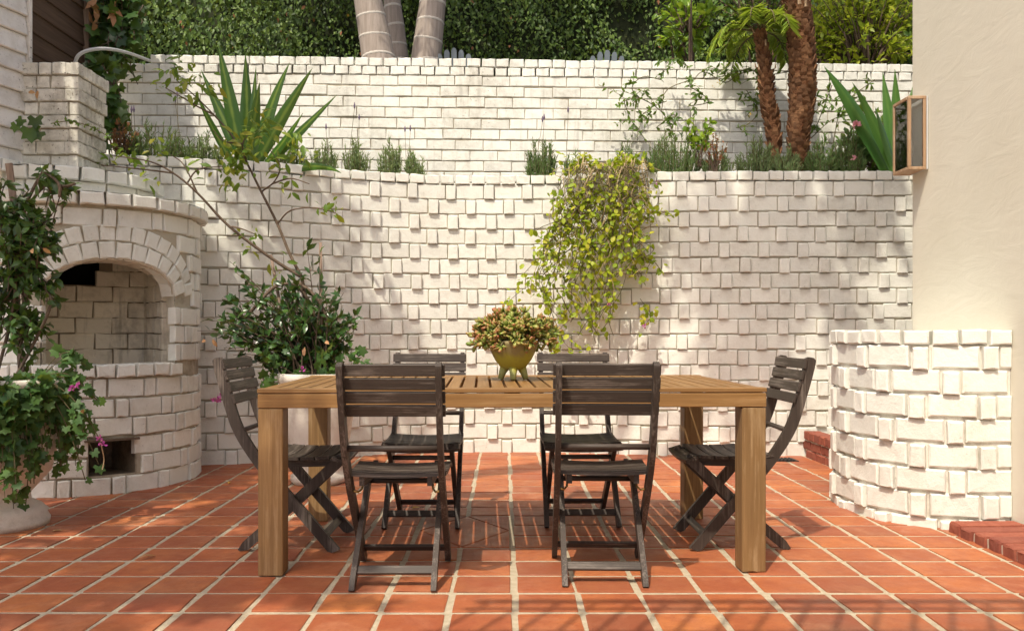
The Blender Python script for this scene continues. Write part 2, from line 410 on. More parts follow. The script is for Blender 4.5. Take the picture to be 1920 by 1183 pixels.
# ---------------------------------------------------------------- bricks
def brick_geo(w, h, dep, bev, jit, rng):
    """front face at y=0 facing -y, back at y=dep; 38 triangles"""
    def ring(y, ins, j):
        a, b = w / 2 - ins, h / 2 - ins
        P = [(-a, -b), (-a / 3, -b), (a / 3, -b), (a, -b), (a, b), (a / 3, b), (-a / 3, b), (-a, b)]
        return [(x + rng.normal(0, j), y + (rng.normal(0, j * .6) if ins > 0 else 0), z + rng.normal(0, j)) for x, z in P]
    V = ring(dep, 0, 0) + ring(bev, 0, jit) + ring(0, bev, jit)
    F = []
    for r in range(2):
        for i in range(8):
            j = (i + 1) % 8; F.append((r * 8 + i, r * 8 + j, r * 8 + 8 + j, r * 8 + 8 + i))
    F.append(tuple(range(16, 24)))
    return np.array(V), F
class BrickSet:
    """collects bricks of a wall; the largest in view become parts, the rest one joined part"""
    def __init__(s, mats, rng=None):
        s.mats = mats; s.rng = rng or np.random.default_rng(11); s.recs = []; s.var = {}
    def variants(s, key, w, h, dep, bev, jit, mat):
        out = []
        for i in range(6):
            V, F = brick_geo(w, h, dep, bev, jit, s.rng); out.append((V, F, None, mat))
        s.var[key] = [list(o) for o in out]; s.dim = getattr(s, 'dim', {}); s.dim[key] = (w, h)
    def put(s, key, p, ang, w=None, h=None, roll=0.0, tilt=0.0, up=None):
        W, H = s.dim[key]
        mw = Matrix.Translation(Vector(p)) @ Matrix.Rotation(ang, 4, 'Z') @ Matrix.Rotation(tilt, 4, 'X') @ Matrix.Rotation(roll, 4, 'Y') @ Matrix.Diagonal((((w or W) / W), 1, ((h or H) / H), 1))
        s.recs.append((key, mw, (w or W) * (h or H)))
    def emit(s, parent, limit=300, restname='brick_field', inview=lambda p: True):
        by = {}
        for k, mw, area in s.recs: by.setdefault(k.split(':')[0], []).append((k, mw, area))
        rest = {}
        for nm, L in by.items():
            def score(r):
                p = r[1].translation
                return -(r[2] / max(p.y, .5) ** 2) * (1 if inview(p) else 1e-4)
            L.sort(key=score)
            for i, (k, mw, area) in enumerate(L):
                v = s.var[k][int(s.rng.integers(6))]
                if i < limit and inview(mw.translation):
                    if v[2] is None: v[2] = mesh_np(nm, v[0], v[1], v[3])
                    link(bpy.data.objects.new(nm, v[2]), parent, mw)
                else: rest.setdefault(v[3], []).append((v, mw))
        for m, L in rest.items():
            b = MB()
            for v, mw in L:
                A = np.array(mw); b.add(v[0] @ A[:3, :3].T + A[:3, 3], v[1])
            b.build(restname, m, parent, kind='stuff')

class Curve2:
    def __init__(s, pts, per=10, toward=(0, 0)):
        P = spline([(x, y, 0) for x, y in pts], per); s.P = P; s.L = [0]
        for a, b in zip(P, P[1:]): s.L.append(s.L[-1] + (b - a).length)
        s.len = s.L[-1]; s.tw = toward
    def at(s, u):
        u = min(max(u, 0), s.len); i = 0
        lo, hi = 0, len(s.L) - 2
        while lo < hi:
            m = (lo + hi + 1) // 2
            if s.L[m] <= u: lo = m
            else: hi = m - 1
        i = lo; a, b = s.P[i], s.P[i + 1]; f = (u - s.L[i]) / max(s.L[i + 1] - s.L[i], 1e-9)
        t = (b - a).normalized(); n = Vector((t.y, -t.x, 0))
        return a + (b - a) * f, t, n          # n points to the right of travel (towards -Y for +X travel)
def angof(n): return math.atan2(n.x, -n.y)
def wall_core(name, curve, z0, z1, back, mat, parent, recess, step=.08):
    """solid strip following the curve, its face `recess` behind the brick faces"""
    n = max(2, int(curve.len / step)); V = []; F = []
    for i in range(n + 1):
        p, t, nn = curve.at(curve.len * i / n); f = p - nn * recess; b = p - nn * back
        V += [(f.x, f.y, z0), (f.x, f.y, z1), (b.x, b.y, z1), (b.x, b.y, z0)]
    for i in range(n):
        a = i * 4; c = a + 4
        for k in range(4):
            l = (k + 1) % 4; F.append((a + k, c + k, c + l, a + l))
    F += [(0, 1, 2, 3), tuple(n * 4 + k for k in (3, 2, 1, 0))]
    return obj(name, V, F, mat, parent)
def lay(bs, curve, z0, rows, pitch, sl, hl, j, proud, rng, skip=lambda u, z: False, keyS='brick', keyH='header_brick', u0=0.0, u1=None, phase=0.0, hdrop=.006):
    """Flemish bond: a long brick and a proud header in turn; hl=0 gives running bond"""
    u1 = curve.len if u1 is None else u1; per = sl + (hl + j if hl else 0) + j
    for r in range(rows):
        z = z0 + pitch * (r + .5); u = u0 - per + phase + (per / 2 if r % 2 else 0) + rng.normal(0, .008); k = 0
        while u < u1:
            for kind, w in ((keyS, sl), (keyH, hl)) if hl else ((keyS, sl),):
                a = u; ww = w * (1 + rng.normal(0, .013)); b = a + ww; u = b + j
                a2, b2 = max(a, u0), min(b, u1)
                if b2 - a2 < .03 or skip((a2 + b2) / 2, z): continue
                p, t, n = curve.at((a2 + b2) / 2)
                pr = (proud if kind == keyH else 0) + rng.normal(0, .0018)
                zz = z + rng.normal(0, .002) - (hdrop if kind == keyH and proud > .01 else 0)
                bs.put(kind, (p.x + n.x * pr, p.y + n.y * pr, zz), angof(n) + rng.normal(0, .008), b2 - a2, None, rng.normal(0, .004), rng.normal(0, .008))
def cap_row(bs, curve, z, w, j, proud, rng, key='cap_brick', u0=0.0, u1=None, skip=lambda u, z: False):
    u1 = curve.len if u1 is None else u1; u = u0
    while u < u1 - .02:
        ww = w * (1 + rng.normal(0, .05)); b = min(u + ww, u1)
        if not skip((u + b) / 2, z):
            p, t, n = curve.at((u + b) / 2); pr = proud + rng.normal(0, .002)
            bs.put(key, (p.x + n.x * pr, p.y + n.y * pr, z + rng.normal(0, .0015)), angof(n) + rng.normal(0, .006), b - u, None, rng.normal(0, .004), 0)
        u = b + j

# ================================================================ THE SETTING
# ---- patio floor
floor = thing('patio_floor', (0, 4, 0), 'patio floor of square terracotta tiles with wide pale grout lines', 'floor', kind='structure')
bm = MB(); bm.box((0, 4.0, -.0425), (40, 30, .10)); bm.build('grout_bed', MAT['grout'], floor)
tr = np.random.default_rng(3)
ts = BrickSet({}, tr)
def tile_geo(w, h, rng):
    b = .004; t = .012; V = []
    def ring(z, ins):
        a, c = w / 2 - ins, h / 2 - ins; g = .005
        P = [(-a + g, -c), (a - g, -c), (a, -c + g), (a, c - g), (a - g, c), (-a + g, c), (-a, c - g), (-a, -c + g)]
        return [(x + rng.normal(0, .0022), y + rng.normal(0, .0016), z) for x, y in P]
    V = ring(-.006, 0) + ring(t - b * .5, 0) + ring(t, b); F = []
    for r in range(2):
        for i in range(8):
            k = (i + 1) % 8; F.append((r * 8 + i, r * 8 + k, r * 8 + 8 + k, r * 8 + 8 + i))
    F.append(tuple(range(16, 24))); return np.array(V), F
TW, TD = .231, .2137
tvar = [tile_geo(TW - .023, TD - .024, tr) for _ in range(8)]
tmesh = [None] * 8
tiles = []
med = lambda x, y: (-.44 < x < .03 and 3.68 < y < 4.32)         # the diagonal drain panel under the table
for cx in range(-18, 20):
    for cy in range(-8, 21):
        x = .034 + (cx + .5) * TW; y = 3.039 + (cy + .5) * TD
        if med(x, y): continue
        if y > 6.75 or x < -4.2 or x > 4.5: continue
        if (x + 2.74) ** 2 + (y - 5.45) ** 2 < .5 ** 2 or x > 2.5 and y < 5.0: continue
        vis = abs(x) < .62 * y + .1 and y > 2.6 and not (x > 2.05 and 4.1 < y < 5.5) and not (x < -2.05 and y > 5.2)
        tiles.append((-(1 / y ** 3) * (1 if vis else 1e-4), x, y, vis))
tiles.sort(); rest = MB()
for i, (s, x, y, vis) in enumerate(tiles):
    k = int(tr.integers(8)); mw = Matrix.Translation((x + tr.normal(0, .0022), y + tr.normal(0, .0022), tr.normal(0, .0005))) @ Matrix.Rotation(tr.normal(0, .006) + (math.pi if tr.random() < .5 else 0), 4, 'Z') @ Matrix.Rotation(tr.normal(0, .003), 4, 'X') @ Matrix.Rotation(tr.normal(0, .003), 4, 'Y')
    if vis and i < 300:
        if tmesh[k] is None: tmesh[k] = mesh_np('tile', tvar[k][0], tvar[k][1], MAT['tile'])
        link(bpy.data.objects.new('tile', tmesh[k]), floor, mw)
    else:
        A = np.array(mw); rest.add(tvar[k][0] @ A[:3, :3].T + A[:3, 3], tvar[k][1])
rest.build('tile_field', MAT['tile'], floor, kind='stuff')
# diagonal panel: triangles and a diamond per 2x... cell
x0, x1, y0, y1 = .034 - 2 * TW + .012, .034 - .012, 3.039 + 4 * TD - TD + .006, 3.039 + 6 * TD - .006
x0, x1 = .034 - 2 * TW + .012, .034 - .012; y0, y1 = 3.686, 4.315
xm, ym = (x0 + x1) / 2, (y0 + y1) / 2
for poly in ([(xm, y0), (x1, ym), (xm, y1), (x0, ym)], [(x0, y0), (xm, y0), (x0, ym)], [(xm, y0), (x1, y0), (x1, ym)], [(x1, ym), (x1, y1), (xm, y1)], [(x0, ym), (xm, y1), (x0, y1)]):
    cxp = sum(p[0] for p in poly) / len(poly); cyp = sum(p[1] for p in poly) / len(poly)
    sh = lambda p, e, z: (p[0] + (cxp - p[0]) * e, p[1] + (cyp - p[1]) * e, z)
    n = len(poly); V = [sh(p, .03, -.006) for p in poly] + [sh(p, .03, .009) for p in poly] + [sh(p, .055, .012) for p in poly]
    F = [(r * n + i, r * n + (i + 1) % n, r * n + n + (i + 1) % n, r * n + n + i) for r in range(2) for i in range(n)] + [tuple(range(2 * n, 3 * n))]
    obj('cut_tile', V, F, MAT['tile'], floor)

# ---- terrace ground behind the upper wall, planter soil
t = MB(); t.box((0, 20, 1.45), (60, 24.6, 2.9)); o = t.build('terrace_ground', MAT['earth']); tag(o, 'raised earth terrace behind the upper white brick wall', 'ground', kind='structure')

# ---- lower back wall (curved)
wr = np.random.default_rng(21)
BW = Curve2([(-3.45, 5.75), (-2.9, 5.82), (-2.353, 5.95), (-1.819, 6.09), (-1.278, 6.37), (-.839, 6.54), (-.418, 6.62), (.228, 6.63), (.656, 6.585), (1.19, 6.49), (1.75, 6.452), (2.316, 6.45), (3.18, 6.45), (4.4, 6.45)])
back = thing('retaining_wall', (0, 6.6, 0), 'tall curved white brick retaining wall with projecting headers behind the table', 'wall')
wall_core('mortar', BW, -.05, 2.165, .25, MAT['mortar'], back, .011)
bs = BrickSet({}, wr)
bs.variants('brick', .2195, .111, .06, .005, .0013, MAT['brick'])
bs.variants('header_brick', .076, .1115, .09, .005, .0013, MAT['brick'])
bs.variants('cap_brick', .112, .070, .27, .006, .002, MAT['brick'])
vis_b = lambda p: -2.35 < p.x < (3.0 if p.z > .9 else 2.75)
lay(bs, BW, 0.0, 18, .1206, .2195, .076, .006, .020, wr, u0=.3, u1=BW.len - .6)
cap_row(bs, BW, 2.206, .112, .010, .012, wr, u0=.3, u1=BW.len - .6)
bs.emit(back, 300, 'brick_field', vis_b)

# ---- planter soil between the two walls
V = []; F = []
for i in range(41):
    p, t_, n = BW.at(BW.len * i / 40); b = p - n * .2; V += [(b.x, b.y, 2.13 + .02 * math.sin(i * 2.3)), (b.x, 7.8, 2.17 + .02 * math.sin(i * 1.7))]
F = [(2 * i, 2 * i + 2, 2 * i + 3, 2 * i + 1) for i in range(40)]
V2 = [(x, y, .5) for x, y, z in V]; nb = len(V)
F += [(2 * i + nb, 2 * i, 2 * i + 2, 2 * i + 2 + nb) for i in range(40)]
o = obj('planter_soil', V + V2, F, MAT['soil']); tag(o, 'dark soil of the raised bed between the two white brick walls', 'soil', kind='structure')

# ---- upper wall
UW = Curve2([(-3.75, 7.33), (-2, 7.39), (0, 7.47), (2, 7.55), (4.6, 7.65)])
upper = thing('upper_wall', (0, 7.5, 2), 'straight upper white brick wall with double header coping below the ivy', 'wall')
usplit = 3.75 + (283 - VX) / FPX * 7.36
wall_core('mortar', UW, 1.6, 3.305, .24, MAT['mortar'], upper, .009)
bs = BrickSet({}, wr)
bs.variants('brick', .248, .086, .05, .005, .0013, MAT['upbrick'])
bs.variants('cap_brick', .118, .0725, .25, .006, .002, MAT['upbrick'])
lay(bs, UW, 1.66, 17, .0968, .248, 0, .0065, 0, wr)
cap_row(bs, UW, 3.345, .118, .011, .004, wr)
cap_row(bs, UW, 3.423, .118, .011, .006, wr, u0=usplit)
bs.emit(upper, 300, 'brick_field', lambda p: -3.5 < p.x < 3.7 and p.z > 2.1)

# ---- curved stub wall on the right, stucco house wall
ST = Curve2([(2.46, 5.02), (2.20, 5.04), (2.0, 4.93), (1.885, 4.72), (1.868, 4.50), (1.915, 4.26), (2.03, 4.105), (2.17, 4.03), (2.30, 4.005), (2.468, 4.0)])
stub = thing('low_wall', (2.2, 4.5, 0), 'low curved white brick wall with projecting headers against the stucco house', 'wall')
n = 60; ring = []
for i in range(n + 1):
    p, t_, nn = ST.at(ST.len * i / n); ring.append(p - nn * .013)
V = [(p.x, p.y, -.05) for p in ring] + [(p.x, p.y, .913) for p in ring]
F = [(i, i + 1, n + 2 + i, n + 1 + i) for i in range(n)] + [tuple(range(n + 1, 2 * n + 2))]
obj('mortar', V, F, MAT['stubmortar'], stub)
bs = BrickSet({}, wr)
bs.variants('brick', .214, .1085, .05, .007, .0014, MAT['brick'])
bs.variants('header_brick', .072, .110, .08, .007, .0014, MAT['brick'])
bs.variants('cap_brick', .112, .070, .16, .007, .0014, MAT['brick'])
lay(bs, ST, .915 - 8 * .1215, 8, .1215, .214, .072, .015, .020, wr, phase=.05)
cap_row(bs, ST, .951, .112, .015, .014, wr)
bs.emit(stub, 300, 'brick_field')
o = MB().add([(2.0, 4.6, .983), (2.2, 4.2, .983), (2.468, 4.1, .983), (2.468, 4.95, .983), (2.2, 4.9, .983)], [(0, 1, 2, 3, 4)]).build('top_render', MAT['brick'], stub)

house = thing('stucco_house_wall', (2.6, 3, 0), 'smooth cream stucco house wall with rounded corner', 'wall')
V = []; F = []
prof = [(2.47, -2.0)]
prof += [(2.47, 4.97)] + [(2.47 + .04 * (1 - math.cos(a)), 4.97 + .04 * math.sin(a)) for a in [math.pi / 2 * k / 5 for k in range(1, 6)]] + [(6.0, 5.01)]
b = MB(); nz = len(prof)
V = [(x, y, -.05) for x, y in prof] + [(x, y, 5.5) for x, y in prof]
F = [(i, nz + i, nz + i + 1, i + 1) for i in range(nz - 1)] + [tuple(range(nz, 2 * nz)) + ()]
obj('stucco', V, F[:-1] + [tuple(reversed(tuple(range(nz, 2 * nz)) ))], MAT['stucco'], house)
# brick edging at its foot
edge = thing('brick_edging', (2.3, 3.5, 0), 'row of red bricks edging the floor at the foot of the stucco wall', 'edging')
MB().box((2.313, 2.52, .010), (.31, 2.94, .080)).build('mortar', MAT['redmortar'], edge)
for i in range(28):
    y = 3.93 - i * .105
    if y < 1.1: break
    V, F = brick_geo(.090, .062, .316, .007, .0025, wr)
    link(bpy.data.objects.new('brick', mesh_np('brick', V, F, MAT['redbrick'])), edge, Matrix.Translation((2.148 + wr.normal(0, .004), y, .030 + wr.normal(0, .002))) @ Matrix.Rotation(math.radians(-90) + wr.normal(0, .01), 4, 'Z'))
step = thing('brick_step', (2.6, 6.0, 0), 'red brick step at the foot of the tall white wall behind the low curved wall', 'step')
MB().box((3.07, 5.98, .09), (1.44, .86, .2)).build('mortar', MAT['redmortar'], step)
for r in range(3):
    for i in range(8):
        V, F = brick_geo(.19 if r < 2 else .095, .062, .12, .006, .002, wr)
        if r < 2: mw = Matrix.Translation((2.342, 6.30 - i * .2 + (.1 if r else 0), .034 + r * .068)) @ Matrix.Rotation(math.radians(-90), 4, 'Z')
        else: mw = Matrix.Translation((2.33, 6.36 - i * .105, .178)) @ Matrix.Rotation(math.radians(-90), 4, 'Z')
        if mw.translation.y > 5.56: link(bpy.data.objects.new('brick', mesh_np('brick', V, F, MAT['redbrick'])), step, mw)
g = thing('drain_grate', (2.2, 6.2, .012), 'small dark floor drain grate beside the brick step', 'grate')
MB().box((2.10, 6.22, .014), (.20, .15, .006)).build('frame', MAT['dark'], g)
for k in range(6): MB().box((2.03 + k * .028, 6.22, .020), (.014, .13, .006)).build('bar', MAT['dark'], g)

# ---- fireplace
CX, CY, R = -2.74, 5.45, .67
fr = np.random.default_rng(5)
fire = thing('fireplace', (CX, CY, 0), 'rounded white brick outdoor fireplace with arched opening and ledges', 'fireplace')
def cyl(th, z, r=R, c=(CX, CY)): return Vector((c[0] + r * math.sin(th), c[1] - r * math.cos(th), z))
D2 = math.radians
TH0, TH1 = D2(-60), D2(140)
TL, TR = D2(4), D2(71); TM = (TL + TR) / 2; HS = (TR - TL) / 2 * R     # opening in arc length
SILL, SPR, RISE = .79, 1.215, .20
def arch_h(a, grow=0.0):
    """intrados height at arc offset a from the middle"""
    w = HS + grow; q = max(0.0, 1 - (a / w) ** 2)
    return SPR + (RISE + grow) * q ** .5
def in_open(th, z, grow=0.0):
    a = (th - TM) * R
    if abs(a) < HS + grow and SILL - .01 < z < arch_h(a, grow): return True
    return D2(25) < th < D2(47) and .125 < z < .325
def rad_at(z): return R
nth, nzz = 160, 100; V = []; F = []; zt = 1.815
for i in range(nth + 1):
    for k in range(nzz + 1):
        V.append(cyl(TH0 + (TH1 - TH0) * i / nth, zt * k / nzz - .02, R - .011))
for i in range(nth):
    for k in range(nzz):
        th = TH0 + (TH1 - TH0) * (i + .5) / nth; z = zt * (k + .5) / nzz - .02
        if in_open(th, z, .02): continue
        a = i * (nzz + 1) + k; F.append((a, a + nzz + 1, a + nzz + 2, a + 1))
obj('mortar', V, F, MAT['mortar'], fire)
class Cyl:
    def __init__(s, r, c, t0, t1): s.r, s.c, s.t0 = r, c, t0; s.len = (t1 - t0) * r
    def at(s, u):
        th = s.t0 + u / s.r; p = cyl(th, 0, s.r, s.c)
        return p, Vector((math.cos(th), math.sin(th), 0)), Vector((math.sin(th), -math.cos(th), 0))
FC = Cyl(R, (CX, CY), TH0, TH1)
uof = lambda th: (th - TH0) * R
fs = BrickSet({}, fr)
fs.variants('brick', .20, .1045, .045, .006, .0022, MAT['brick'])
fs.variants('header_brick', .072, .1055, .06, .006, .0022, MAT['brick'])
fs.variants('ledge_brick', .118, .072, .20, .007, .0025, MAT['brick'])
fs.variants('arch_brick', .082, .100, .11, .007, .0022, MAT['brick'])
# lower courses cut by the ash door
def lay_cyl(z0, rows, pitch, phase):
    for r in range(rows):
        z = z0 + pitch * (r + .5); u = -.3 + phase + (.145 if r % 2 else 0)
        k = 0
        while u < FC.len:
            kind, w = (('brick', .20), ('header_brick', .072))[k % 2]; k += 1
            a, b = u, u + w * (1 + fr.normal(0, .03)); u = b + .0105
            a, b = max(a, 0), min(b, FC.len)
            # clip against the openings, at mid height and both edges
            def blocked(x):
                th = TH0 + x / R
                return any(in_open(th, zz, .20 if zz > SPR - .02 else .0) for zz in (z - pitch * .38, z, z + pitch * .38))
            xs = np.linspace(a, b, 25); ok = [x for x in xs if not blocked(x)]
            if not ok: continue
            # keep the longest free run
            runs = []; cur = [ok[0]]
            for x in ok[1:]:
                if x - cur[-1] < (b - a) / 20: cur.append(x)
                else: runs.append(cur); cur = [x]
            runs.append(cur)
            for rn in runs:
                a2, b2 = rn[0], rn[-1]
                if b2 - a2 < .028: continue
                parts = [(a2, b2)] if b2 - a2 < .11 else [(a2, (a2 + b2) / 2), ((a2 + b2) / 2, b2)] if False else [(a2, b2)]
                for pa, pb in parts:
                    p, t_, n = FC.at((pa + pb) / 2); pr = (.009 if kind == 'header_brick' else 0) + fr.normal(0, .003)
                    fs.put(kind, (p.x + n.x * pr, p.y + n.y * pr, z + fr.normal(0, .002)), angof(n) + fr.normal(0, .01), pb - pa, None, fr.normal(0, .007), 0)
lay_cyl(0, 6, .1165, .05)
lay_cyl(.79, 8, .116, .12)
FCs = Cyl(R, (CX, CY), D2(-30), D2(76))
cap_row(fs, FCs, .748, .105, .010, .035, fr, 'ledge_brick')
FCl = Cyl(R, (CX, CY), D2(-60), D2(125))
cap_row(fs, FCl, 1.765, .125, .009, .052, fr, 'ledge_brick')
# two arch rings
for g0 in (.052, .158):
    N = 19 if g0 < .1 else 21
    # walk the arch by equal length
    pts = []
    for k in range(401):
        ph = math.pi * (1 - k / 400) ; a = (HS + g0) * math.cos(ph); zz = SPR + (RISE + g0) * math.sin(ph); pts.append((a, zz))
    L = [0]
    for p, q in zip(pts, pts[1:]): L.append(L[-1] + math.hypot(q[0] - p[0], q[1] - p[1]))
    N = int(L[-1] / .090)
    for k in range(N):
        tgt = L[-1] * (k + .5) / N; i = next(ii for ii, v in enumerate(L) if v >= tgt)
        a, zz = pts[i]; a0, z0_ = pts[i - 1]; ang = math.atan2(zz - z0_, a - a0)
        th = TM + a / R; p = cyl(th, zz); nn = Vector((math.sin(th), -math.cos(th), 0)); pr = .004 if g0 < .1 else .000
        fs.put('arch_brick', (p.x + nn.x * pr, p.y + nn.y * pr, zz), angof(nn) + fr.normal(0, .01), L[-1] / N - .009, .098, -ang + fr.normal(0, .012), 0)
fs.emit(fire, 300, 'brick_field', lambda p: p.x > -3.05 and p.y < 5.75)
# firebox: local frame looking inwards
nin = Vector((-math.sin(TM), math.cos(TM), 0)); tg = Vector((math.cos(TM), math.sin(TM), 0)); mid = cyl(TM, 0)
chord = R * math.sin(TR - TM)                       # half chord
off0 = R * (1 - math.cos(TR - TM))
def fb(a, dep, z): return mid + tg * a + nin * dep + Vector((0, 0, z))
V = []; F = []; NA = 28
prof = [(-HS - .005, SILL - .05), (-HS - .005, SPR)]
prof += [((HS + .005) * math.cos(math.pi * (1 - k / NA)), SPR + (RISE + .005) * math.sin(math.pi * (1 - k / NA))) for k in range(1, NA)]
prof += [(HS + .005, SPR), (HS + .005, SILL - .05)]
for a, z in prof:
    th = TM + a / R; p = cyl(th, z, R - .005); V.append(tuple(p))
    q = fb(chord * .96 * a / HS, off0 + .19, z); V.append(tuple(q))
for i in range(len(prof) - 1): F.append((2 * i, 2 * i + 1, 2 * i + 3, 2 * i + 2))
obj('arch_soffit', V, F, MAT['soot'], fire)
# inner box behind the soffit
W2, DB, ZT = chord * .93, off0 + .50, 1.62
b = MB()
c0, c1, c2, c3 = fb(-W2, off0 + .15, 0), fb(W2, off0 + .15, 0), fb(W2 * .92, DB, 0), fb(-W2 * .92, DB, 0)
zz = [SILL - .07, ZT]
quad = lambda p, q, t=None: [(p.x, p.y, zz[0]), (q.x, q.y, zz[0]), (q.x, q.y, t or zz[1]), (p.x, p.y, t or zz[1])]
b.add(quad(c1, c2), [(0, 1, 2, 3)]); cm = c3.lerp(c2, .55); b.add(quad(c2, cm), [(0, 1, 2, 3)]); b.add(quad(cm, c3, 1.285), [(0, 1, 2, 3)]); b.add(quad(c3, c0), [(0, 1, 2, 3)])
b.add([(p.x, p.y, ZT) for p in (c0, c1, c2, c3)], [(0, 1, 2, 3)])
b.build('firebox_mortar', MAT['sootmortar'], fire)
f2, f3 = cm + nin * .25, c3 + nin * .25; b = MB()
b.add([(cm.x, cm.y, 1.285), (f2.x, f2.y, 1.285), (f3.x, f3.y, 1.285), (c3.x, c3.y, 1.285)], [(0, 1, 2, 3)])
b.add([(f2.x, f2.y, 1.285), (f3.x, f3.y, 1.285), (f3.x, f3.y, ZT), (f2.x, f2.y, ZT)], [(0, 1, 2, 3)])
b.add([(cm.x, cm.y, 1.285), (f2.x, f2.y, 1.285), (f2.x, f2.y, ZT), (cm.x, cm.y, ZT)], [(0, 1, 2, 3)])
b.add([(c3.x, c3.y, 1.285), (f3.x, f3.y, 1.285), (f3.x, f3.y, ZT), (c3.x, c3.y, ZT)], [(0, 1, 2, 3)])
b.add([(cm.x, cm.y, ZT + .002), (f2.x, f2.y, ZT + .002), (f3.x, f3.y, ZT + .002), (c3.x, c3.y, ZT + .002)], [(0, 1, 2, 3)])
b.build('flue', plain("flue_soot", (.014, .012, .010), .95), fire)
b = MB().add([tuple(fb(-HS, -.02 + off0 * 1.0, SILL - .035)), tuple(fb(HS, off0 - .02, SILL - .035)), tuple(fb(W2, DB, SILL - .035)), tuple(fb(-W2, DB, SILL - .035))], [(0, 1, 2, 3)])
for k in range(8):
    th = TL + (TR - TL) * k / 8; th2 = TL + (TR - TL) * (k + 1) / 8
    b.add([tuple(cyl(th, SILL - .037, R + .0)), tuple(cyl(th2, SILL - .037, R)), tuple(fb((th2 - TM) * R * .95, DB, SILL - .037)), tuple(fb((th - TM) * R * .95, DB, SILL - .037))], [(0, 1, 2, 3)])
b.build('hearth', MAT['soot'], fire)
ib = BrickSet({}, fr)
ib.variants('firebox_brick', .19, .098, .04, .005, .003, MAT['soot'])
for (p, q) in ((c3, c2), (c2, c1), (c0, c3)):
    d = (q - p); Ln = d.length; d.normalize(); nn = Vector((d.y, -d.x, 0))
    class S:
        len = Ln
        def at(s, u): return p + d * u, d, nn
    s_ = S()
    for r in range(8):
        u = -.1 if r % 2 else 0.0
        while u < Ln:
            a, bb = max(u, 0), min(u + .20 * (1 + fr.normal(0, .05)), Ln); u = bb + .009 if bb < Ln else Ln
            if bb - a < .03 or (p is c3 and r > 4 and (a + bb) / 2 < Ln * .55): continue
            P_, _, _ = s_.at((a + bb) / 2); P_ = P_ + nn * .012
            ib.put('firebox_brick', (P_.x, P_.y, SILL - .03 + (r + .5) * .104), angof(nn), bb - a, None, 0, 0)
ib.emit(fire)
# soffit bricks
sb = MB()
for k in range(13):
    ph = math.pi * (k + .5) / 13; a = (HS - .004) * math.cos(ph); z = SPR + (RISE - .004) * math.sin(ph)
    a2 = (HS - .004) * math.cos(ph - .11); z2 = SPR + (RISE - .004) * math.sin(ph - .11)
    a1 = (HS - .004) * math.cos(ph + .11); z1 = SPR + (RISE - .004) * math.sin(ph + .11)
    V = []
    for aa, z_ in ((a1, z1), (a2, z2)):
        V += [tuple(cyl(TM + aa / R, z_, R - .01)), tuple(fb(chord * .955 * aa / HS, off0 + .19, z_))]
    up_ = [(v[0], v[1], v[2] + .012) for v in V]
    obj('soffit_brick', V + up_, [(0, 1, 3, 2), (4, 5, 7, 6), (0, 1, 5, 4), (2, 3, 7, 6), (0, 2, 6, 4), (1, 3, 7, 5)], MAT['soot'], fire)
# ash door cavity
b = MB(); A0, A1 = D2(24.2), D2(47.8)
o1, o2 = cyl(A0, 0, R - .004), cyl(A1, 0, R - .004); i1, i2 = cyl(A0, 0, R - .36), cyl(A1, 0, R - .36)
ring = [o1, i1, i2, o2]
V = [(p.x, p.y, z) for z in (.118, .332) for p in ring]
b.add(V, [(0, 1, 5, 4), (1, 2, 6, 5), (2, 3, 7, 6), (0, 3, 2, 1), (4, 5, 6, 7)]); b.build('ash_hole', MAT['sootmortar'], fire)
b = MB(); pp = cyl((A0 + A1) / 2, .335, R + .004); b.box(tuple(pp), (.30, .03, .012), Matrix.Rotation((A0 + A1) / 2, 3, 'Z')); b.build('lintel_bar', MAT['bark'], fire)
# neck, upper ledge, chimney
C2, R2 = (-2.86, 5.42), .52
V = []; F = []
for i in range(41):
    th = D2(-70) + D2(200) * i / 40
    for z in (1.79, 1.90): V.append(tuple(cyl(th, z, R2 - .011, C2)))
F = [(2 * i, 2 * i + 2, 2 * i + 3, 2 * i + 1) for i in range(40)]
obj('neck_mortar', V, F, MAT['mortar'], fire)
NC = Cyl(R2, C2, D2(-70), D2(130)); ns = BrickSet({}, fr)
ns.variants('neck_brick', .20, .088, .045, .006, .002, MAT['brick']); ns.variants('ledge_brick', .118, .075, .2, .007, .0025, MAT['brick'])
cap_row(ns, NC, 1.846, .20, .016, 0, fr, 'neck_brick')
cap_row(ns, Cyl(R2, C2, D2(-70), D2(110)), 1.932, .125, .009, .045, fr, 'ledge_brick')
ns.emit(fire, 300, 'brick_field', lambda p: p.x > -3.1)
V = [tuple(cyl(D2(-60) + D2(200) * i / 40, 1.803, R + .05)) for i in range(41)]
obj('mantel_top', V, [tuple(range(41))], MAT['brick'], fire)
V = [tuple(cyl(D2(-70) + D2(200) * i / 40, 1.972, R2 + .04, C2)) for i in range(41)]
obj('ledge_top', V, [tuple(range(41))], MAT['brick'], fire)
chx0, chx1, chy0, chy1 = -3.2, -2.60, 5.0, 5.36; chz0, chz1 = 1.975, 2.62
chim = MB().box(((chx0 + chx1) / 2, (chy0 + chy1) / 2, (chz0 + chz1) / 2 - .004), (chx1 - chx0 - .02, chy1 - chy0 - .02, chz1 - chz0 - .01)).build('chimney', MAT['mortar'], fire)
cs = BrickSet({}, fr); cs.variants('brick', .17, .069, .05, .005, .002, MAT['oldbrick'])
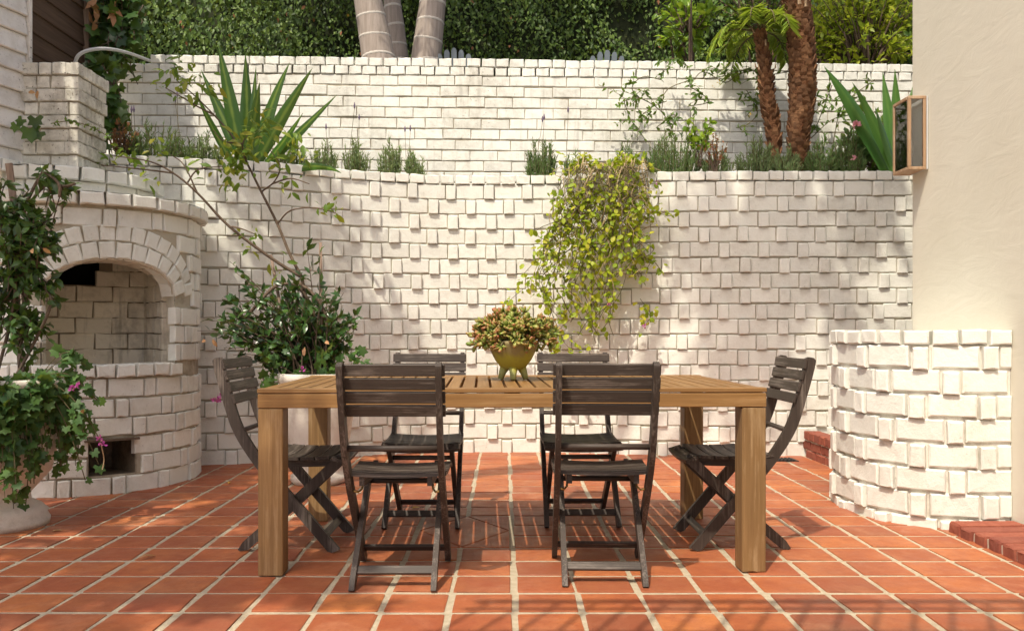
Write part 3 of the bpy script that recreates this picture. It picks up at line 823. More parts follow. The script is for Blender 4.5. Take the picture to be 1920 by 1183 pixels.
for r in range(8):
    z = chz0 + .0405 + r * .0806; fl = .010 if r % 2 else 0
    for (p, d, Ln) in ((Vector((chx0, chy0, 0)), Vector((1, 0, 0)), chx1 - chx0), (Vector((chx1, chy0, 0)), Vector((0, 1, 0)), chy1 - chy0)):
        nn = Vector((d.y, -d.x, 0)); u = -(.09 if (r % 2) ^ (d.x > .5) else 0)
        while u < Ln:
            w = (.17 if fr.random() < .7 else .08) * (1 + fr.normal(0, .04)); a, b_ = max(u, 0), min(u + w, Ln); u += w + .009
            if b_ - a < .02: continue
            P_ = p + d * ((a + b_) / 2) + nn * (fl + fr.normal(0, .002)); cs.put('brick', (P_.x + (0 if d.x > .5 else 0), P_.y, z), angof(nn) + fr.normal(0, .004), b_ - a + (2 * fl if b_ > Ln - .001 or a < .001 else 0), .071)
cs.emit(chim)

# ---- white siding and brown siding on the left
SIDE_LAP = 11
sd = thing('white_siding_wall', (-2.95, 5.1, 1.9), 'peeling white lapped siding wall beside the chimney', 'wall')
c = at(53, 300, 5.02); dv = Vector((-.315, -1, 0)).normalized(); nv = Vector((dv.y * -1, dv.x, 0)); nv = Vector((1, -.315, 0)).normalized()
rotz = Matrix.Rotation(math.atan2(dv.y, dv.x), 3, 'Z')
for i in range(22):
    z = 2.02 + i * .118; L = 2.2
    p = Vector((c.x, c.y, z)) + dv * L / 2 - nv * .02
    MB().box(p, (L, .020, .120), rotz @ Matrix.Rotation(math.radians(SIDE_LAP), 3, 'X'), .004).build('plank', MAT['siding'], sd)
MB().box(Vector((c.x, c.y, 3.3)) + dv * 1.1 - nv * .06, (2.2, .05, 2.75), rotz).build('backing', MAT['siding'], sd)
MB().box(Vector((c.x, c.y, 3.3)) - nv * .045 - dv * .012, (.022, .11, 2.7), rotz, .003).build('corner_board', MAT['siding'], sd)
for i in range(5):
    p = Vector((c.x, c.y, 1.995)) - dv * (.09 - i * .118) + nv * .03 - Vector((0, 0, .03))
    V, F = brick_geo(.108, .07, .16, .006, .002, fr)
    link(bpy.data.objects.new('sill_brick', mesh_np('sill_brick', V, F, MAT['brick'])), sd, Matrix.Translation(p) @ Matrix.Rotation(angof(nv), 4, 'Z'))
bw = thing('brown_siding_wall', (-3.6, 6.2, 2), 'dark brown lapped board wall with corner post behind the chimney', 'wall')
for i in range(16):
    z = 2.35 + i * .155
    MB().box((-3.52, 5.7, z), (.03, 2.3, .16), Matrix.Rotation(math.radians(-6), 3, 'Y'), .003).build('plank', MAT['brown'], bw)
MB().box((-3.55, 5.7, 3.5), (.03, 2.3, 2.6)).build('backing', MAT['brown'], bw)
MB().box((-3.50, 6.87, 3.4), (.075, .075, 2.7), None, .004).build('corner_post', MAT['stakewood'], bw)
pp = spline([at(138, 125, 6.0), at(150, 102, 6.0), at(185, 92, 6.1), at(230, 97, 6.4), at(280, 114, 6.9)], 6)
b = MB().tube(pp, .013, 8); o = b.build('bent_pipe', MAT['pipe'], None, True); tag(o, 'pale bent pipe arching over the top of the chimney', 'pipe')

# ================================================================ FURNITURE
def make_chair():
    c = thing('folding_chair', (0, 0, 0), 'x', 'chair', 'folding chairs round the table')
    W0, W1, W2 = MAT['chairwood']
    def swept(path, wx, hw, x, bow=None):
        """plank following a (y,z) path: thickness wx across, width hw in the side plane"""
        P = spline([(0, y, z) for y, z in path], 6); V = []; F = []
        for i, p in enumerate(P):
            t = (P[min(i + 1, len(P) - 1)] - P[max(i - 1, 0)]).normalized(); m = Vector((0, -t.z, t.y)); e = 1.0
            if i == len(P) - 1: e = .45
            if i == len(P) - 2: e = .95
            for sx, sm in ((-1, -1), (1, -1), (1, 1), (-1, 1)): V.append(p + Vector((x + sx * wx / 2, 0, 0)) + m * sm * hw / 2 * e)
        for i in range(len(P) - 1):
            for k in range(4): F.append((i * 4 + k, i * 4 + (k + 1) % 4, i * 4 + 4 + (k + 1) % 4, i * 4 + 4 + k))
        n = (len(P) - 1) * 4; F += [(3, 2, 1, 0), (n, n + 1, n + 2, n + 3)]
        return V, F
    for s in (-1, 1):
        V, F = swept([(.215, .0), (.10, .135), (-.03, .285), (-.135, .414), (-.215, .545), (-.262, .69), (-.292, .80), (-.302, .852)], .022, .046, s * .178)
        V = [Vector((v.x, v.y, max(v.z, 0.0))) for v in V]; obj('long_leg', V, F, W2, c)
        V, F = swept([(.225, .402), (.10, .285), (-.05, .145), (-.215, 0.0)], .021, .043, s * .152)
        V = [Vector((v.x, v.y, max(v.z, 0.0))) for v in V]; obj('cross_leg', V, F, W2, c)
        V, F = swept([(-.12, .395), (.05, .388), (.18, .392), (.235, .405)], .02, .04, s * .130); obj('seat_rail', V, F, W1, c)
        b = MB().tube([(s * .165, -.10, .352), (s * .150, -.085, .345), (s * .138, -.07, .355), (s * .136, -.055, .375)], .0045, 6); b.build('hook', MAT['brass'], c, True)
    # seat slats run across
    for i in range(6):
        y = -.105 + i * .0655; z = .422 - .010 * math.sin((i + .5) / 6 * math.pi) - (.016 if i == 5 else 0)
        tilt = (-.16, -.10, -.03, .03, .08, -.30)[i]
        V = []; nx = 8; L = .385; h = .014; wd = .0595
        R_ = Matrix.Rotation(tilt, 3, 'X')
        for k in range(nx + 1):
            x = -L / 2 + L * k / nx; dip = -.010 * (1 - (2 * k / nx - 1) ** 2)
            for sy, sz in ((-1, -1), (1, -1), (1, 1), (-1, 1)): V.append(Vector((x, y, z + dip)) + R_ @ Vector((0, sy * wd / 2, sz * h / 2)))
        F = [(k * 4 + a, k * 4 + 4 + a, k * 4 + 4 + (a + 1) % 4, k * 4 + (a + 1) % 4) for k in range(nx) for a in range(4)] + [(0, 1, 2, 3), tuple(nx * 4 + a for a in (3, 2, 1, 0))]
        obj('seat_slat', V, F, W0, c)
    for i in range(4):
        z = .824 - i * .0505; y = -.2985 + .024 + i * .011 + i * i * .0016
        MB().box((0, y, z), (.398, .013, .0445), Matrix.Rotation(math.radians(10 - -3 * i), 3, 'X'), .0025).build('back_slat', W0, c)
    for sx in (-1, 1):
        for i in range(4):
            pass
    MB().tube([(-.178, -.205, .53), (0, -.205, .53), (.178, -.205, .53)], .0115, 8).build('dowel', W0, c, True)
    MB().tube([(-.15, .165, .345), (.15, .165, .345)], .0115, 8).build('dowel', W0, c, True)
    MB().box((0, -.148, .062), (.30, .013, .034), Matrix.Rotation(math.radians(-45), 3, 'X'), .002).build('stretcher', W0, c)
    MB().box((0, .160, .068), (.345, .013, .034), Matrix.Rotation(math.radians(45), 3, 'X'), .002).build('stretcher', W0, c)
    return c
chair0 = make_chair()
def children(o): return [c for c in bpy.data.objects if c.parent == o]
ch_parts = list(chair0.children)
FZ = .012
spots = [(-.418, 3.262, 0, 'dark folding chair with its back to the viewer, nearer the fireplace'),
         (.384, 3.312, -1.5, 'dark folding chair with its back to the viewer, nearer the low curved wall'),
         (-.412, 4.22, 180, 'dark folding chair facing the viewer across the table, on the shrub side'),
         (.380, 4.25, 181, 'dark folding chair facing the viewer across the table, below the hanging vine'),
         (-.955, 3.775, -90, 'dark folding chair at the table end beside the fireplace'),
         (1.045, 3.80, 90, 'dark folding chair at the table end beside the low curved wall')]
for i, (x, y, a, lab) in enumerate(spots):
    if i == 0: r = chair0
    else:
        r = chair0.copy(); COL.objects.link(r)
        for p in ch_parts:
            q = p.copy(); COL.objects.link(q); q.parent = r; q.matrix_parent_inverse = p.matrix_parent_inverse.copy()
    r.location = (x, y, FZ); r.rotation_euler = (0, 0, math.radians(a)); r['label'] = lab

def make_table():
    T = thing('dining_table', (0, 0, 0), 'long honey brown slatted wooden dining table with thick square legs', 'table')
    X, Y = MAT['tablewood'][0], MAT['tablewood'][1]
    Lx, Ly, zt = 2.03, 1.04, .740; th = .018
    ft = .056                                                     # edge boards front and back
    for s in (-1, 1): MB().box((0, s * (Ly / 2 - ft / 2), zt - th / 2), (Lx, ft, th), None, .003).build('edge_board', X, T)
    npl = 33; pw = Lx / npl
    for i in range(npl):
        MB().box((-Lx / 2 + pw * (i + .5), 0, zt - th / 2 - .001), (pw - .011, Ly - 2 * ft - .006, th - .002), None, .002).build('top_slat', Y, T)
    az = zt - th - .003 - .028; ah = .056
    for s in (-1, 1):
        MB().box((0, s * (Ly / 2 - .016), az), (Lx - .004, .030, ah), None, .003).build('apron', X, T)
        MB().box((s * (Lx / 2 - .017), 0, az), (.030, Ly - .068, ah), None, .003).build('apron', Y, T)
    MB().box((0, 0, zt - th - .022), (.05, Ly - .07, .036), None).build('cross_rail', Y, T)
    for sx in (-1, 1):
        for sy in (-1, 1):
            h = zt - th - .003 - ah - .002
            MB().box((sx * (Lx / 2 - .0515), sy * (Ly / 2 - .0515), h / 2), (.097, .097, h), None, .004).build('leg', MAT['legwood'], T)
    T.location = (.022, 3.785, FZ); T.rotation_euler = (0, 0, math.radians(1.6))
    return T
make_table()

# ---- succulent in a footed pot on the table
def succulent():
    c = Vector((.038, 3.86, .7525)); T = thing('potted_succulent', c, 'bushy red-tipped succulent in a mossy three-footed bowl on the table', 'potted plant')
    prof = [(.004, .043), (.035, .046), (.062, .062), (.085, .092), (.104, .13), (.118, .165), (.122, .182), (.115, .183), (.108, .165), (.004, .16)]
    MB().lathe(prof, 32).build('bowl', MAT['pot'], T, True, mw=Matrix.Translation(c))
    for k in range(4):
        a = math.radians(-90 + 90 * k); u = Vector((math.cos(a), math.sin(a), 0))
        MB().tube([u * .038 + Vector((0, 0, .062)), u * .050 + Vector((0, 0, .034)), u * .060 + Vector((0, 0, .003))], [.023, .017, .0125], 10).build('foot', MAT['pot'], T, True, mw=Matrix.Translation(c))
    b = MB(); A = []; D = []; S = []
    for k in range(105):
        th = RNG.uniform(0, 2 * math.pi); e = RNG.uniform(-.25, 1.0) ; q = RNG.uniform(.6, 1.0)
        r = .205 * math.sqrt(max(0, 1 - max(e, 0) ** 2)) * q
        tip = c + Vector((r * math.cos(th), r * math.sin(th) * .9, .185 + (.125 * e * q if e > 0 else .16 * e) + .015))
        base = c + Vector((RNG.normal(0, .03), RNG.normal(0, .03), .165))
        P = sag(base, tip, (0, 0, .035), 4); b.tube(P, [.007, .006, .005, .004, .004], 5)
        ax = unit(np.array(P[-1] - P[-2])[None])[0]
        for lvl in range(3):
            o_ = np.array(tip) - ax * lvl * .017
            for m in range(5 if lvl else 6):
                d = ax * (.75 - .28 * lvl) + unit(rv(1))[0] * .75; A.append(o_); D.append(d); S.append(RNG.uniform(.028, .046))
    b.build('stems', MAT['stem'], T, True, 'stuff')
    leaves('foliage', A, D, rv(len(A)) + np.array([0, 0, 1.2]), np.array(S), 'fat', LF['jade'], T, smooth=True)
succulent()

# ---- wall lantern
def lantern():
    x0, x1, y0, y1, z0, z1 = 2.352, 2.466, 4.79, 4.985, 1.925, 2.355; t_ = .018
    T = thing('wall_lantern', (2.46, 4.9, 1.93), 'tall wooden framed glass lantern fixed high on the stucco wall', 'lantern')
    W = MAT['lanternwood']
    MB().box((x1 - .004, (y0 + y1) / 2, (z0 + z1) / 2), (.008, y1 - y0 + .004, z1 - z0 - .004)).build('back_plate', MAT['pipe'], T)
    for (x, y) in ((x0, y0), (x0, y1), (x1 - .013, y0), (x1 - .013, y1)):
        MB().box((x + (t_ / 2 if x == x0 else -.005), y + (t_ / 2 if y == y0 else -t_ / 2), (z0 + z1) / 2), (t_, t_, z1 - z0 - 2 * t_), None, .002).build('frame_bar', W, T)
    for z in (z0 + t_ / 2, z1 - t_ / 2):
        for y in (y0 + t_ / 2, y1 - t_ / 2): MB().box(((x0 + x1) / 2 - .004, y, z), (x1 - x0 - .009, t_ + .002, t_), None, .002).build('frame_bar', W, T)
        MB().box((x0 + t_ / 2, (y0 + y1) / 2, z), (t_ + .002, y1 - y0 - 2 * t_ - .004, t_), None, .002).build('frame_bar', W, T)
    MB().box(((x0 + x1) / 2, (y0 + y1) / 2, z1 - .004), (x1 - x0 - .03, y1 - y0 - .04, .006)).build('roof_plate', W, T)
    MB().box(((x0 + x1) / 2, (y0 + y1) / 2, z0 + .005), (x1 - x0 - .03, y1 - y0 - .04, .006)).build('floor_plate', W, T)
    n = NT("lantern_glass"); gl = n.n("ShaderNodeBsdfGlossy"); gl.inputs["Roughness"].default_value = .03
    trn = n.n("ShaderNodeBsdfTransparent"); trn.inputs[0].default_value = (.95, .96, .95, 1)
    mx = n.n("ShaderNodeMixShader"); fr_ = n.n("ShaderNodeFresnel"); n.l(n.math('ADD', fr_.outputs[0], .08), mx.inputs[0])
    n.l(trn.outputs[0], mx.inputs[1]); n.l(gl.outputs[0], mx.inputs[2]); n.l(mx.outputs[0], n.out.inputs[0])
    zc, hh = (z0 + z1) / 2, z1 - z0 - 2 * t_
    MB().box((x0 + .007, (y0 + y1) / 2, zc), (.003, y1 - y0 - 2 * t_, hh)).build('pane', n.m, T)
    for y in (y0 + .007, y1 - .007): MB().box(((x0 + x1) / 2, y, zc), (x1 - x0 - 2 * t_, .003, hh)).build('pane', n.m, T)
    MB().tube([(2.415, 4.89, z0 + .02), (2.415, 4.89, z0 + .11)], .011, 10).build('lamp_holder', MAT['pipe'], T, True)
    MB().lathe([(.004, .11), (.012, .115), (.015, .15), (.008, .19), (.002, .20)], 12, (2.415, 4.89, z0)).build('bulb', plain("bulb_glass", (.75, .7, .6), .2), T, True)
lantern()

# ================================================================ PLANTS
def pot_lathe(name, prof, c, mat, parent, n=36): return MB().lathe(prof, n).build(name, mat, parent, True, mw=Matrix.Translation(Vector(c)))

# ---- shrub in a white planter behind the table
def shrub_pot():
    c = Vector((-1.20, 5.30, FZ)); T = thing('potted_shrub', c, 'dark glossy leaved shrub tied to stakes in a white planter by the curved wall', 'potted plant')
    prof = [(.165, 0), (.18, .02), (.18, .05), (.15, .07), (.15, .10), (.20, .30), (.225, .50), (.235, .62), (.262, .66), (.268, .70), (.25, .705), (.225, .66), (.01, .655)]
    pot_lathe('planter', prof, c, MAT['potwhite'], T)
    MB().lathe([(.01, .66), (.222, .662)], 24).build('soil', MAT['soil'], T, mw=Matrix.Translation(c))
    for a, b_ in ((at(603, 700, 5.3), at(601, 455, 5.35)), (at(507, 700, 5.3), at(508, 478, 5.4))):
        a = Vector((a.x if a.x > -1.42 else -1.36, a.y, .66)); MB().tube([a, b_], [.012, .010], 7).build('stake', MAT['stakewood'], T, True)
    paths = []
    for k in range(120):
        u = unit(rv(1))[0]; q = RNG.uniform(.45, 1.0) ** .6
        tip = Vector((-1.44 + u[0] * .50 * q, 5.33 + u[1] * .32 * q, 1.04 + u[2] * .36 * q))
        if tip.x > -1.12: tip.z = min(tip.z, 1.28)
        base = c + Vector((RNG.normal(-.04, .06), RNG.normal(0, .06), .66)); paths.append(sag(base, tip, (RNG.normal(0, .05), RNG.normal(0, .05), .12), 6))
    for px, py in ((640, 590), (670, 590), (655, 640), (430, 490), (440, 510), (600, 470), (575, 460), (665, 610), (385, 600), (370, 620), (625, 560)):
        paths.append(sag(c + Vector((0, 0, .7)), at(px, py, 5.3), (0, 0, .15), 8))
    b = MB()
    for p in paths: b.tube(p, [.006 - .0045 * i / (len(p) - 1) for i in range(len(p))], 5, False)
    for pl in ([at(585, 690, 5.3), at(590, 600, 5.32), at(565, 545, 5.3), at(520, 535, 5.25), at(465, 590, 5.2)], [at(610, 690, 5.3), at(612, 600, 5.3), at(590, 555, 5.28), at(560, 530, 5.3)]):
        b.tube(spline(pl, 5), .011, 6)
    b.build('stems', MAT['bark'], T, True, 'stuff')
    A, D = twig_leaves(paths, 15, .30, .75, .05)
    leaves('foliage', A, D, rv(len(A), .8) + np.array([0, -.5, .7]), RNG.uniform(.045, .082, len(A)), 'oval', LF['shrub'], T)
    # a skirt of lobed leaves round the rim
    sk = [sag(c + Vector((RNG.normal(0, .12), -.1, .68)), c + Vector((RNG.uniform(-.35, .42), RNG.uniform(-.35, .1), RNG.uniform(.55, .86))), (0, 0, .1), 5) for _ in range(40)]
    A, D = twig_leaves(sk, 5, .5, .6, .1)
    leaves('trailing_foliage', A, D, rv(len(A), .6) + np.array([0, -1, .6]), RNG.uniform(.05, .085, len(A)), 'lobed', LF['geran'], T)
    for px, py in ((408, 748), (402, 752), (416, 744), (567, 695)): flower('blossom', at(px, py, 5.1), .026, 7, LF['magenta'], T)
    for px, py in ((386, 640), (398, 636), (610, 640), (570, 668)):
        p = at(px, py, 5.05); leaves('withered_leaf', [p], rv(1), np.array([[0, -1, .3]]), .06, 'oval', LF['dead'], T, None)
shrub_pot()

# ---- lemon tree: bare branches with few leaves
def lemon_tree():
    base = Vector((-1.30, 5.42, .66)); T = thing('lemon_tree', base, 'thin spreading lemon tree with sparse yellow-green leaves above the potted shrub', 'tree')
    Y = 5.35
    trunk = spline([base, at(575, 620, 5.38), at(570, 550, 5.35), at(566, 520, 5.33)], 5)
    limbs = [[at(566, 520, 5.33), at(510, 485, 5.3), at(430, 425, 5.25), at(370, 362, 5.2), at(325, 325, 5.15), at(280, 303, 5.1), at(210, 292, 5.05)],
             [at(566, 520, 5.33), at(545, 480, 5.35), at(520, 420, 5.4), at(490, 360, 5.4), at(465, 310, 5.4), at(435, 255, 5.4), at(400, 215, 5.4), at(365, 180, 5.4), at(330, 150, 5.4)],
             [at(370, 362, 5.2), at(345, 310, 5.2), at(320, 290, 5.2)], [at(325, 325, 5.15), at(270, 318, 5.1), at(190, 310, 5.0)],
             [at(490, 360, 5.4), at(515, 340, 5.35), at(525, 310, 5.3), at(505, 280, 5.3)], [at(465, 310, 5.4), at(455, 270, 5.3), at(480, 235, 5.3)],
             [at(520, 420, 5.4), at(545, 395, 5.3), at(590, 390, 5.3), at(630, 400, 5.25)], [at(435, 425, 5.25), at(455, 430, 5.2), at(480, 440, 5.2)],
             [at(400, 215, 5.4), at(370, 200, 5.35), at(345, 185, 5.3), at(310, 165, 5.3)], [at(455, 270, 5.3), at(420, 265, 5.3), at(400, 245, 5.3)], [at(510, 345, 5.35), at(545, 335, 5.3), at(580, 345, 5.25)],
             [at(350, 345, 5.2), at(372, 318, 5.2), at(420, 312, 5.2)]]
    MB().tube(trunk, [.016 - .004 * i / (len(trunk) - 1) for i in range(len(trunk))], 8).build('trunk', MAT['bark'], T, True)
    paths = []
    for i, l in enumerate(limbs):
        p = spline(l, 5); paths.append(p); r0 = .0125 if i < 2 else .006
        MB().tube(p, [r0 - (r0 - .003) * k / (len(p) - 1) for k in range(len(p))], 6).build('branch', MAT['bark'], T, True)
    A = []; D = []
    def cl(px, py, Y_, n, r):
        for _ in range(int(n * 1.7)): A.append(np.array(at(px, py, Y_)) + RNG.normal(0, r, 3)); D.append(unit(rv(1) + np.array([0, -.2, -.35]))[0])
    for px, py, n, r in ((440, 290, 26, .06), (430, 320, 16, .05), (455, 275, 16, .05), (490, 225, 14, .035), (510, 245, 8, .03), (470, 262, 10, .05), (330, 130, 14, .04), (360, 150, 14, .04), (310, 160, 5, .03), (345, 180, 6, .04),
                         (225, 285, 8, .05), (250, 300, 8, .06), (190, 305, 6, .04), (300, 285, 7, .05), (290, 330, 5, .05), (370, 305, 5, .05), (540, 345, 7, .04), (625, 395, 9, .035), (590, 392, 5, .03), (520, 290, 8, .05), (545, 275, 10, .05), (570, 285, 8, .05),
                         (470, 430, 6, .04), (465, 470, 4, .04), (530, 490, 5, .04), (430, 345, 8, .05), (535, 310, 4, .04), (405, 170, 8, .04)):
        cl(px, py, 5.3, n, r)
    leaves('foliage', A, D, rv(len(A), .6) + np.array([0, -.7, .8]), RNG.uniform(.035, .09, len(A)), 'oval', LF['lemon'], T)
lemon_tree()

# ---- urn with climber in the near corner
def urn():
    c = Vector((-2.50, 4.10, FZ)); T = thing('planted_urn', c, 'pale stone urn with a staked climber and trailing lobed leaves beside the fireplace', 'potted plant')
    prof = [(.20, 0), (.205, .03), (.19, .055), (.195, .07), (.165, .10), (.12, .125), (.115, .16), (.15, .20), (.21, .27), (.235, .38), (.243, .55), (.262, .66), (.30, .70), (.305, .725), (.285, .735), (.25, .70), (.01, .69)]
    pot_lathe('urn', prof, c, MAT['potwhite'], T)
    MB().lathe([(.01, .695), (.25, .697)], 24).build('soil', MAT['soil'], T, mw=Matrix.Translation(c))
    MB().box((at(33, 440, 4.3)), (.034, .012, .75), Matrix.Rotation(math.radians(-7), 3, 'Y') @ Matrix.Rotation(0, 3, 'X')).build('stake', MAT['stakewood'], T)
    MB().box((-2.50, 4.22, 1.0), (.03, .014, .75), Matrix.Rotation(math.radians(-4), 3, 'Y')).build('stake', MAT['stakewood'], T)
    st = [[c + Vector((.02, .02, .7)), at(60, 650, 4.15), at(95, 570, 4.15), at(80, 530, 4.2), at(70, 470, 4.2), at(72, 420, 4.2)],
          [c + Vector((-.05, 0, .7)), at(20, 600, 4.15), at(30, 520, 4.15), at(25, 430, 4.2), at(50, 380, 4.2)],
          [at(72, 420, 4.2), at(60, 380, 4.2), at(90, 345, 4.2), at(120, 350, 4.15), at(140, 345, 4.1)], [at(50, 380, 4.2), at(70, 340, 4.2), at(85, 325, 4.15), at(110, 345, 4.1), at(112, 370, 4.1)]]
    b = MB(); paths = [spline(s, 5) for s in st]
    for p in paths: b.tube(p, .008, 6)
    ctr = [(45, 470, .20, .30, 60), (20, 390, .16, .16, 30), (70, 440, .12, .16, 26), (15, 560, .14, .22, 34), (50, 620, .14, .18, 24), (105, 350, .09, .07, 9), (85, 540, .09, .10, 8)]
    for px, py, rx, rz, n in ctr:
        for _ in range(n):
            u = unit(rv(1))[0] * RNG.uniform(.4, 1); tip = at(px, py, 4.15) + Vector((u[0] * rx, u[1] * .15, u[2] * rz)); o_ = at(px - 8, py + 20, 4.2) + Vector((RNG.normal(0, .05), 0, RNG.normal(0, .08)))
            paths.append(sag(o_, tip, (0, 0, .05), 4)); b.tube(paths[-1], .0028, 4, False)
    b.build('stems', MAT['bark'], T, True, 'stuff')
    A, D = twig_leaves(paths, 9, .3, .8, -.1)
    leaves('climber_foliage', A, D, rv(len(A), .6) + np.array([.2, -.8, .8]), RNG.uniform(.038, .075, len(A)), 'oval', LF['climber'], T)
    # trailing lobed leaves
    tp = []; b = MB()
    for _ in range(230):
        a = RNG.uniform(-2.9, .9) if RNG.random() < .5 else RNG.normal(-1.35, .55); rim = c + Vector((.24 * math.cos(a), .24 * math.sin(a), .72))
        ln = RNG.uniform(.05, .60) if RNG.random() < .7 else RNG.uniform(.0, .2)
        if a > -.6: ln *= .75
        out = RNG.uniform(.05, .15) if a < -.9 else RNG.uniform(.02, .08); tip = rim + Vector((out * math.cos(a) + .02, out * math.sin(a), -ln)); tp.append(sag(c + Vector((0, 0, .72)), tip, (math.cos(a) * .17, math.sin(a) * .2, .07 + ln * .2), 8))
    for px, py in ((190, 760), (165, 690), (150, 670), (185, 820), (160, 900), (170, 740), (185, 870), (20, 995), (45, 985), (30, 960)):
        tp.append(sag(c + Vector((.2, -.05, .72)), at(px, py, 4.05), (.06, -.1, .15), 8))
    for p in tp: b.tube(p, .0024, 4, False)
    b.build('trailing_stems', MAT['stem'], T, True, 'stuff')
    A, D = twig_leaves(tp, 13, .4, .7, 0)
    leaves('trailing_foliage', A, D, rv(len(A), .45) + np.array([.2, -1, .6]), RNG.uniform(.032, .068, len(A)), 'lobed', LF['geran'], T)
    for px, py in ((141, 725), (146, 722), (136, 729), (190, 828), (193, 833), (188, 822)): flower('blossom', at(px, py, 3.95), .018, 7, LF['magenta'], T)
    b = MB().tube(spline([at(192, 880, 4.0), at(195, 860, 4.0), at(190, 835, 3.95)], 4), .003, 4); b.build('flower_stalk', MAT['drystem'], T)
    leaves('withered_leaf', [at(80, 465, 3.95), at(62, 475, 3.98), at(150, 770, 3.9)], rv(3), np.array([[0, -1, .2]] * 3), .05, 'oval', LF['dead'], T, 'stuff')
urn()

# ---- hanging vine on the back wall
def hanging_vine():
    base = at(1120, 320, 6.4); T = thing('hanging_vine', base, 'lime green vine spilling down the curved wall from the raised bed', 'vine')
    b = MB(); dry = MB(); paths = []
    env = [(310, 1065, 1215), (360, 1060, 1205), (420, 1040, 1200), (480, 1015, 1205), (540, 1000, 1195), (590, 1025, 1185), (640, 1040, 1165)]
    def lim(py):
        for (a, l, r), (a2, l2, r2) in zip(env, env[1:]):
            if a <= py <= a2: f = (py - a) / (a2 - a); return l + (l2 - l) * f, r + (r2 - r) * f
        return env[-1][1:]
    for k in range(85):
        u = RNG.beta(1.2, 1.2); end = 345 + 300 * RNG.beta(2.0, 1.2)
        if u > .85: end = min(end, 520)
        P = []
        for j in range(9):
            py = 312 + (end - 312) * j / 8; l, r = lim(py); P.append(at(l + (r - l) * u + RNG.normal(0, 13), py, 6.36 - .06 * math.sin(j / 8 * 3) - RNG.uniform(0, .09)))
        p = spline(P, 3); paths.append(p); (dry if RNG.random() < .3 else b).tube(p, .0028, 4, False)
    for k in range(40):                                           # dry tangle under the coping
        x = RNG.uniform(1080, 1225); p = spline([at(x + RNG.normal(0, 20), 318 + RNG.normal(0, 4), 6.5), at(x, 308 + RNG.normal(0, 8), 6.36), at(x + RNG.normal(0, 12), 350, 6.3), at(x + RNG.normal(0, 20), 380 + RNG.uniform(0, 90), 6.33)], 4); dry.tube(p, .003, 4, False)
    ex = [[(1010, 530), (985, 540), (965, 555), (948, 570)], [(1060, 600), (1050, 625), (1065, 650), (1085, 655)], [(1200, 420), (1230, 400), (1250, 405), (1270, 403)], [(1210, 350), (1232, 345), (1235, 375), (1222, 400)], [(1200, 560), (1220, 590), (1205, 615)], [(1040, 610), (1035, 640), (1045, 655)], [(1190, 480), (1225, 490), (1240, 510)], [(1080, 400), (1045, 380), (1035, 362)]]
    for e in ex:
        p = spline([at(x, y, 6.3) for x, y in e], 4); paths.append(p); b.tube(p, .0026, 4, False)
    b.build('stems', MAT['stem'], T, True, 'stuff'); dry.build('dry_stems', MAT['drystem'], T, True, 'stuff')
    A, D = twig_leaves(paths, 27, .10, .8, -.1)
    keep = RNG.random(len(A)) < np.clip((2.33 - A[:, 2]) * 1.5, .25, 1); A, D = A[keep], D[keep]
    leaves('foliage', A + rv(len(A), .03) * np.array([1, .6, 1]), D, rv(len(A), .6) + np.array([0, -.9, .7]), RNG.uniform(.030, .062, len(A)), 'round', LF['vine'], T)
    top = []
    for k in range(60): o_ = at(RNG.uniform(1065, 1215), 322, 6.5); top.append(sag(o_, o_ + Vector((RNG.normal(0, .12), RNG.uniform(-.15, .05), RNG.uniform(-.05, .14))), (0, 0, .06), 4))
    A, D = twig_leaves(top, 9, .2, .8, .2)
    leaves('crest_foliage', A, D, rv(len(A), .7) + np.array([0, -.5, 1]), RNG.uniform(.03, .055, len(A)), 'round', LF['vine'], T)
    for px, py in ((1208, 412), (1232, 343), (1208, 612), (1140, 570)): flower('blossom', at(px, py, 6.25), .02, 6, LF['magenta'], T)
hanging_vine()

# ---- low herbs along the raised bed
def herb(px, py_base, py_top, Y, wpx, mat, label, cat='lavender plant', group='lavender clumps along the raised bed', n=70, spikes=0, name='lavender_plant'):
    c = at(px, py_base, Y); c.z = 2.15; H = at(px, py_top, Y).z - 2.15; W = wpx / FPX * Y / 2
    T = thing(name, c, label, cat, group); paths = []
    for k in range(n):
        a = RNG.uniform(0, 2 * math.pi); q = math.sqrt(RNG.uniform(0, 1)); h = H * RNG.uniform(.6, 1.05) * (1 - .45 * q * q)
        paths.append(sag(c + Vector((math.cos(a) * q * W * .4, math.sin(a) * q * W * .35, 0)), c + Vector((math.cos(a) * q * W, math.sin(a) * q * W * .7, h)), (math.cos(a) * q * W * .2, 0, h * .1), 5))
    b = MB()
    for p in paths: b.tube(p, .0025, 4, False)
    b.build('stems', MAT['stem'], T, False, 'stuff')
    A, D = twig_leaves(paths, 46, .08, .45, .5)
    leaves('foliage', A, D, rv(len(A)), RNG.uniform(.03, .058, len(A)), 'needle', LF[mat], T)
    for k in range(spikes):
        p = c + Vector((RNG.normal(0, W * .6), RNG.normal(0, .05), 0)); h = H * RNG.uniform(1.15, 1.5); q = p + Vector((RNG.normal(0, .03), 0, h))
        s_ = MB().tube([p + Vector((0, 0, H * .4)), q], .0022, 4).build('flower_stalk', MAT['stem'], T)
        MB().tube([q, q + Vector((0, 0, .02)), q + Vector((0, 0, .05))], [.005, .009, .003], 6).build('flower_spike', plain("lavender_spike", (.16, .12, .18), .8) if k == 0 else bpy.data.materials["lavender_spike"], T)
herb(290, 300, 232, 6.35, 150, 'lavdark', 'wide feathery herb clump behind the chimney side of the bed, beside a rust coloured plant', n=110, spikes=3)
herb(375, 305, 240, 6.6, 90, 'lavender', 'grey-green herb clump just behind the sword-leaved plant, fireplace side', n=70, spikes=1)
